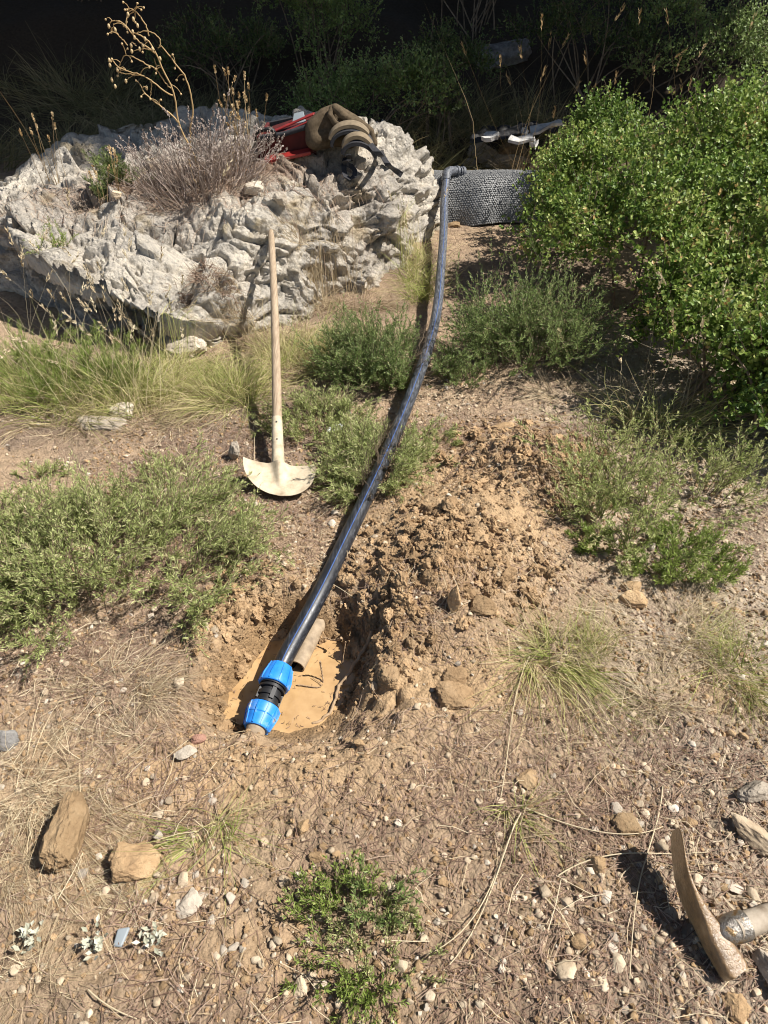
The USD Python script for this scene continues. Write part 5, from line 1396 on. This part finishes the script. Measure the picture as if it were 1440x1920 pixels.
LF = (0.027, 0.017)
leafy_bush("mastic_bush", "big glossy green bush in the sun filling the right side", [((1.50, 3.75, 0.40), (0.70, 0.70, 0.52)), ((1.30, 4.25, 0.42), (0.50, 0.55, 0.42)), ((2.1, 3.5, 0.4), (0.65, 0.6, 0.55)), ((2.0, 4.3, 0.62), (0.6, 0.6, 0.5))],
           (1.6, 3.9, gz_(1.6, 3.9)), 12500, 501, LF, per=10)
leafy_bush("mastic_bush", "sunlit green bush beside the membrane, left end of the row", [((1.28, 4.75, 0.38), (0.33, 0.42, 0.34)), ((1.65, 5.2, 0.52), (0.5, 0.45, 0.38))],
           (1.4, 5.1, gz_(1.4, 5.1)), 4200, 502, LF, per=10)
leafy_bush("mastic_bush", "rounded bush rising highest behind at the right border", [((2.8, 4.9, 0.66), (0.75, 0.6, 0.58)), ((2.25, 5.0, 0.5), (0.6, 0.5, 0.44)), ((2.55, 5.0, 0.52), (0.6, 0.5, 0.44))],
           (2.6, 4.9, gz_(2.6, 4.9)), 6200, 503, LF, per=10)
leafy_bush("mastic_bush", "lower bush at the right border in front of the big glossy one", [((1.66, 2.62, 0.22), (0.46, 0.44, 0.38)), ((2.15, 2.45, 0.28), (0.5, 0.5, 0.42)), ((1.42, 3.1, 0.22), (0.36, 0.34, 0.34))], (1.85, 2.85, gz_(1.85, 2.85)), 6000, 504, LF, per=10)
_c = on(1345, 790)
leafy_bush("mastic_bush", "small leafy bush hugging the ground nearest the gravel at the right border", [((_c[0], _c[1] + 0.05, 0.2), (0.34, 0.26, 0.30)), ((_c[0] + 0.4, _c[1] + 0.1, 0.25), (0.36, 0.3, 0.34))], tuple(_c), 2600, 505, LF, per=10)
# tall grass stalks rising out of the bushes
for q_, (u, v, yy, n, lab) in enumerate([(1310, 250, 5.6, 7, "tall dry grass stalks rising from the bush at upper right"), (955, 300, 5.75, 7, "tall dry grass stalks behind the membrane debris"),
                                         (1180, 300, 5.7, 8, "dry golden grass stalks behind the middle of the bush row"), (1010, 360, 6.1, 8, "thin seed stalks against the dark forest")]):
    rng = np.random.default_rng(470 + q_)
    c = at_y(u, v, yy); c[2] = gz_(c[0], c[1])
    base = onto(c[0] + rng.normal(size=n) * 0.35, c[1] + rng.normal(size=n) * 0.15, -0.01)
    d = unit(np.c_[rng.normal(size=(n, 2)) * [0.16, 0.1], np.ones(n)])
    m, pth = blades(rng, base, d, rng.uniform(0.55, 1.2, n), 0.003, 0.12 * rng.uniform(0.2, 1.6, n), 9, rng.uniform(0.2, 0.8, n))
    hds = seed_heads(rng, pth[:, -1], pth[:, -1] - pth[:, -2], 0.09, 0.0045, rng.uniform(0.1, 0.7, n), 20)
    t = thing("tall_grass", lab, "grass", c)
    obj("stalks", m[:2], GOLD, t, tint=m[2]); obj("seed_heads", hds[:2], GOLD, t, tint=hds[2])
tuft("straw_tuft", "reddish dry grass behind the debris at the edge of the shade", at_y(1060, 200, 6.2), 0.45, 0.25, 900, (0.3, 0.6), 481, 0.004, 0.5, 0.5, STRAW)

# ------------------------------------------------------------------ debris in the ditch behind the membrane
PLAST = mat("white_plastic", [(0.3, (0.16, 0.15, 0.14)), (0.55, (0.4, 0.39, 0.37)), (0.75, (0.55, 0.54, 0.52))], 0.6, (14, 5), (20, 0.6, 0.02))
DARKSHEET = mat("black_sheet", [(0.3, (0.01, 0.01, 0.012)), (0.7, (0.03, 0.028, 0.026))], 0.6, (8, 3), (14, 0.6, 0.02))
PLATES = [("white fragment in the ditch, leftmost of the broken pieces", [(905, 252), (934, 247), (936, 255), (912, 264)], 6.05, 0.03), ("long white broken strip low in the ditch", [(955, 258), (1000, 256), (1004, 264), (960, 268)], 6.0, 0.02),
          ("grey white broken sheet at the right top of the ditch", [(992, 238), (1050, 224), (1056, 230), (996, 248)], 6.2, 0.02), ("small white shard standing beside the broken sheet", [(978, 248), (986, 240), (990, 246), (986, 250)], 6.12, 0.015),
          ("small whitish lump right of the long white strip", [(994, 262), (1004, 260), (1006, 272), (996, 274)], 5.95, 0.03)]
for q_, (lab, cs, yy, th_) in enumerate(PLATES):
    rp = np.random.default_rng(510 + q_)
    c4 = np.array([at_y(u, v, yy + (0.07 if k_ in (0, 1) else -0.07)) for k_, (u, v) in enumerate(cs)])
    nrm_ = unit(np.cross(c4[1] - c4[0], c4[3] - c4[0]))
    ring = []
    for k_ in range(4):                                     # a jagged outline, so that the piece reads as broken
        for f_ in (0.0, 0.3, 0.65):
            ring.append(c4[k_] * (1 - f_) + c4[(k_ + 1) % 4] * f_ + rp.normal(size=3) * 0.012)
    ring = np.array(ring); cen = ring.mean(0) + nrm_ * 0.012
    n12 = len(ring); kk_ = np.arange(n12); nx2 = (kk_ + 1) % n12
    vv = np.vstack([ring + nrm_ * th_ / 2, ring - nrm_ * th_ / 2, cen + nrm_ * th_ / 2, cen - nrm_ * th_ / 2])
    ff = np.vstack([np.stack([kk_, nx2, np.full(n12, 2 * n12)], 1), np.stack([nx2 + n12, kk_ + n12, np.full(n12, 2 * n12 + 1)], 1), np.stack([kk_, kk_ + n12, nx2 + n12], 1), np.stack([kk_, nx2 + n12, nx2], 1)])
    obj("broken_sheet", (vv, ff), PLAST, label=lab, cat="debris")
c4 = [at_y(880, 262, 6.2), at_y(1060, 240, 6.25), at_y(1050, 224, 6.6), at_y(890, 242, 6.6)]
uu, vv_ = np.meshgrid(np.linspace(0, 1, 60), np.linspace(0, 1, 26))
sv = (c4[0] * ((1 - uu) * (1 - vv_))[..., None] + c4[1] * (uu * (1 - vv_))[..., None] + c4[2] * (uu * vv_)[..., None] + c4[3] * ((1 - uu) * vv_)[..., None]).reshape(-1, 3)
sv[:, 2] += 0.20 * np.abs(meshkit.fbm(sv * 7, 4, 91) - 0.5) - 0.03; sv[:, :2] += (meshkit.fbm(sv * 9, 3, 92) - 0.5)[:, None] * 0.12
i, j = np.meshgrid(np.arange(25), np.arange(59), indexing="ij")
q = np.stack([i * 60 + j, i * 60 + j + 1, (i + 1) * 60 + j + 1, (i + 1) * 60 + j], -1).reshape(-1, 4)
obj("dark_sheet", (sv, np.vstack([q[:, [0, 1, 2]], q[:, [0, 2, 3]]])), DARKSHEET, smooth=True, label="crumpled black sheet under the white broken pieces in the ditch", cat="plastic sheet")
for q_, (u, v, sz, lab) in enumerate([(905, 300, (0.24, 0.18, 0.16), "rounded grey stone at the back of the membrane, right of the pipe elbow"), (880, 318, (0.12, 0.1, 0.1), "small rounded stone touching the membrane's back edge"),
                                      (945, 312, (0.42, 0.14, 0.12), "long grey stone along the membrane's back edge"), (960, 290, (0.3, 0.2, 0.14), "brown stone below the long white broken strip")]):
    place_stone("ditch_stone", lab, u, v, sz, GREYSTONE if q_ < 3 else TANSTONE, 520 + q_, 0.1 * q_, 0.25)
place_stone("shaded_block", "squarish grey concrete block in the forest shade behind the ditch", 935, 118, (0.5, 0.35, 0.3), DARKSTONE, 530, 0.2, 0.3, angular=1.0)
SCRAP = mat("white_scrap", (0.75, 0.75, 0.77), 0.6)
s0 = on(628, 815, 0.02)
obj("paper_scrap", slab([s0 + [-0.03, -0.02, 0.0], s0 + [0.03, -0.012, 0.008], s0 + [0.028, 0.02, 0.014], s0 + [-0.02, 0.02, 0.004]], 0.009), SCRAP, smooth=30, label="white scrap lying in the green shrub right of the shovel handle", cat="scrap")
s0 = on(229, 1762, 0.008)
obj("tile_shard", slab([s0 + [-0.007, -0.013, 0], s0 + [0.005, -0.014, 0], s0 + [0.011, 0.014, 0.003], s0 + [-0.006, 0.011, 0.003]], 0.0085), BLUEGREY, smooth=30, label="pale blue shard between two grey leaved seedlings", cat="shard")
GREYLEAF = leaf_mat("felted_leaf", [(0.0, (0.3, 0.3, 0.22)), (1.0, (0.46, 0.45, 0.36))], 0.8, 0.15, 0.1)
for q_, (u, v, lab) in enumerate([(182, 1775, "grey leaved seedling left of the pale blue shard"), (292, 1765, "grey leaved seedling right of the pale blue shard"), (65, 1770, "grey leaved seedling near the left border at the bottom")]):
    rng = np.random.default_rng(540 + q_); c = on(u, v); n = 34
    a = rng.uniform(0, 6.28, n); e = rng.uniform(0.1, 1.2, n)
    D = np.c_[np.cos(a) * np.cos(e), np.sin(a) * np.cos(e), np.sin(e)]
    m = leaf_faces(c + np.c_[rng.normal(size=(n, 2)) * 0.012, rng.uniform(0.003, 0.035, n)], D, unit(np.c_[-D[:, 0], -D[:, 1], np.ones(n)]), rng.uniform(0.012, 0.021, n), 0.009, rng.random(n))
    t = thing("grey_seedling", lab, "plant", c)
    obj("leaves", m[:2], GREYLEAF, t, tint=m[2]); obj("stem", sweep(np.array([c, c + [0.002, 0, 0.02], c + [0, 0, 0.04]]), 0.002, 6), TWIG, t)

# ------------------------------------------------------------------ undergrowth and trees of the shaded slope
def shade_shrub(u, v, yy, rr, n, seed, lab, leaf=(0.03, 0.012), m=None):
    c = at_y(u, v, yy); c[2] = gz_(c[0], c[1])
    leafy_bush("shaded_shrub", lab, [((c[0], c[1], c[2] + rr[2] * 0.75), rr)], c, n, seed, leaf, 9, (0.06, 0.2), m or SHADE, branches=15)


LEAFLIT = leaf_mat("part_shade_leaf", [(0.0, (0.08, 0.125, 0.03)), (0.6, (0.19, 0.26, 0.075)), (1.0, (0.3, 0.36, 0.14))], 0.5, 0.3)  # lighter copy of the forest leaf, its faint light painted in
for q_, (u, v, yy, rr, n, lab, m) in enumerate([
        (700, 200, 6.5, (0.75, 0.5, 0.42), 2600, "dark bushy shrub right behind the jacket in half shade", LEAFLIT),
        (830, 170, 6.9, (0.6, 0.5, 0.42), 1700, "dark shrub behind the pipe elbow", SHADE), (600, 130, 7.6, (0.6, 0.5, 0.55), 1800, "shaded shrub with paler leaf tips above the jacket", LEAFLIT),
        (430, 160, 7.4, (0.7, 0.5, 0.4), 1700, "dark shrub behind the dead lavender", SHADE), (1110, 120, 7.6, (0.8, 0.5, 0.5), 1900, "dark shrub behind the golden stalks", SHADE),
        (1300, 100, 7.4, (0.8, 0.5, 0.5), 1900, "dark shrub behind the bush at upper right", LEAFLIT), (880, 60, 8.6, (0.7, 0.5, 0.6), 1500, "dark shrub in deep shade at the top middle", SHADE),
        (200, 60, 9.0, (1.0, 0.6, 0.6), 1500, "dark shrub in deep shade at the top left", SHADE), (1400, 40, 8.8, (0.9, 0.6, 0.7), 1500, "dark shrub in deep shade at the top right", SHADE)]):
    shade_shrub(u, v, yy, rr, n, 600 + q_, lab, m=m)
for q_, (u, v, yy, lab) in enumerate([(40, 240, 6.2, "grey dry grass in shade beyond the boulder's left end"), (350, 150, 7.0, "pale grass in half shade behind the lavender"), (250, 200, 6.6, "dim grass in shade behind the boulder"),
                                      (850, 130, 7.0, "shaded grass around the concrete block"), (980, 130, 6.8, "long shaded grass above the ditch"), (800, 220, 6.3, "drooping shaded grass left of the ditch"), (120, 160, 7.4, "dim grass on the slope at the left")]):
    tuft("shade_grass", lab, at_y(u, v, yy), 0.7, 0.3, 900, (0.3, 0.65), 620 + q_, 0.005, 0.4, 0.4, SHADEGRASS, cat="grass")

# trees: they stand just outside the frame or deep in the wood; their crowns spread above it and cast the shade
BARKD = mat("dark_bark", [(0.3, (0.025, 0.018, 0.013)), (0.7, (0.06, 0.047, 0.036))], 0.9, (14, 6), (22, 1.0, 0.03))


def tree_parts(root, seed, lobes, h, o, n):
    rng = np.random.default_rng(seed)
    P = []
    for cc, rr in lobes:
        d = unit(rng.normal(size=(n // len(lobes), 3))); P.append(np.array(cc) + d * np.array(rr) * (rng.random((len(d), 1)) ** 0.4))
    P = np.vstack(P); P = P[meshkit.fbm(P * 1.3, 2, seed) > 0.36]
    lm = leaf_faces(P, unit(rng.normal(size=P.shape)), unit(rng.normal(size=P.shape)), rng.uniform(0.24, 0.42, len(P)), 0.16, rng.random(len(P)))
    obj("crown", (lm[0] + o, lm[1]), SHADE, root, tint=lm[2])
    tp = spline([o + [0, 0, -0.3], o + [0.08, 0, h * 0.3], o + [-0.05, 0.05, h * 0.6], o + [0.05, 0, h * 0.9]], 14)
    obj("trunk", sweep(tp, np.linspace(0.02 * h + 0.03, 0.05, 14), 12), BARKD, root, smooth=50)
    br = []
    for k_ in range(14):
        cc, rr = lobes[k_ % len(lobes)]
        s0 = tp[6 + k_ % 6]; e = o + np.array(cc) + unit(rng.normal(size=3)) * np.array(rr) * 0.7
        br.append(sweep(np.array([s0, (s0 + e) / 2 + [0, 0, 0.12], e]), np.array([0.05, 0.032, 0.012]), 6))
    v, f, _ = join(*br); obj("limbs", (v, f), BARKD, root, smooth=50)


WIDE = [((0, 0, 4.2), (2.6, 2.6, 1.4)), ((1.8, 0.6, 4.6), (2.0, 2.0, 1.2)), ((-1.8, -0.5, 4.5), (2.0, 2.0, 1.2)), ((0.3, 1.6, 5.2), (2.0, 1.8, 1.2)), ((-0.2, -1.6, 4.4), (1.8, 1.6, 1.1))]
TALL = [((0, 0, 8.2), (2.2, 2.2, 1.7)), ((1.0, 0.4, 10.0), (1.9, 1.9, 1.6)), ((-0.9, -0.5, 11.2), (1.9, 1.8, 1.5)), ((0.2, 0.7, 12.6), (1.4, 1.4, 1.3)), ((0.2, -0.6, 6.6), (1.7, 1.7, 1.2))]
HIGH = [((0, 0, 11.0), (1.5, 1.3, 1.1)), ((0.9, 0.5, 11.9), (1.4, 1.3, 1.0)), ((-0.9, 0.3, 12.2), (1.4, 1.3, 1.0)), ((0.1, 0.2, 13.2), (1.2, 1.2, 1.0))]
TREES = [(0, 5.2, 9.4), (1, 4.8, 7.9), (1, 6.9, 8.2), (1, 9.0, 8.8), (1, 11.0, 9.6), (1, 6.3, 10.4), (1, 8.3, 11.2), (1, 12.6, 11.0), (1, 10.2, 12.8), (0, -4.6, 9.0), (0, 6.4, 12.6), (0, -6.6, 11.4),
         (0, -2.2, 14.0), (0, 1.4, 13.4), (0, 4.6, 15.0), (0, 9.0, 14.4), (0, -5.2, 15.2), (0, 0.2, 17.0), (0, -9.0, 9.2), (2, 6.6, 5.5), (2, 5.0, 6.3)]
first = {}
for q_, (kind_, x, y) in enumerate(TREES):
    loc = (x, y, gz_(x, y))
    lab = ("spreading dark forest tree whose low crown shades the slope", "tall dark forest tree whose high crown shades the boulder's back", "bare trunked pine with a small crown high above the boulder")[kind_]
    grp = ("low forest trees on the shaded slope", "tall forest trees on the shaded slope", "high pines beside the boulder")[kind_]
    if kind_ not in first:
        first[kind_] = t = thing("forest_tree", lab, "tree", loc, grp)
        tree_parts(t, 900 + kind_, (WIDE, TALL, HIGH)[kind_], (6.0, 13.4, 13.6)[kind_], np.array(loc), (12000, 14000, 9000)[kind_])
    else:
        xf = UsdGeom.Xform.Define(stage, fresh("/World", "forest_tree"))
        xf.GetPrim().GetReferences().AddInternalReference(first[kind_].GetPath())
        xf.ClearXformOpOrder()
        xf.AddTranslateOp().Set(Gf.Vec3d(*loc)); xf.AddRotateZOp().Set(float(q_ * 67 % 360))
        xf.GetPrim().SetInstanceable(True)
        meta(xf.GetPrim(), lab, "tree", grp)
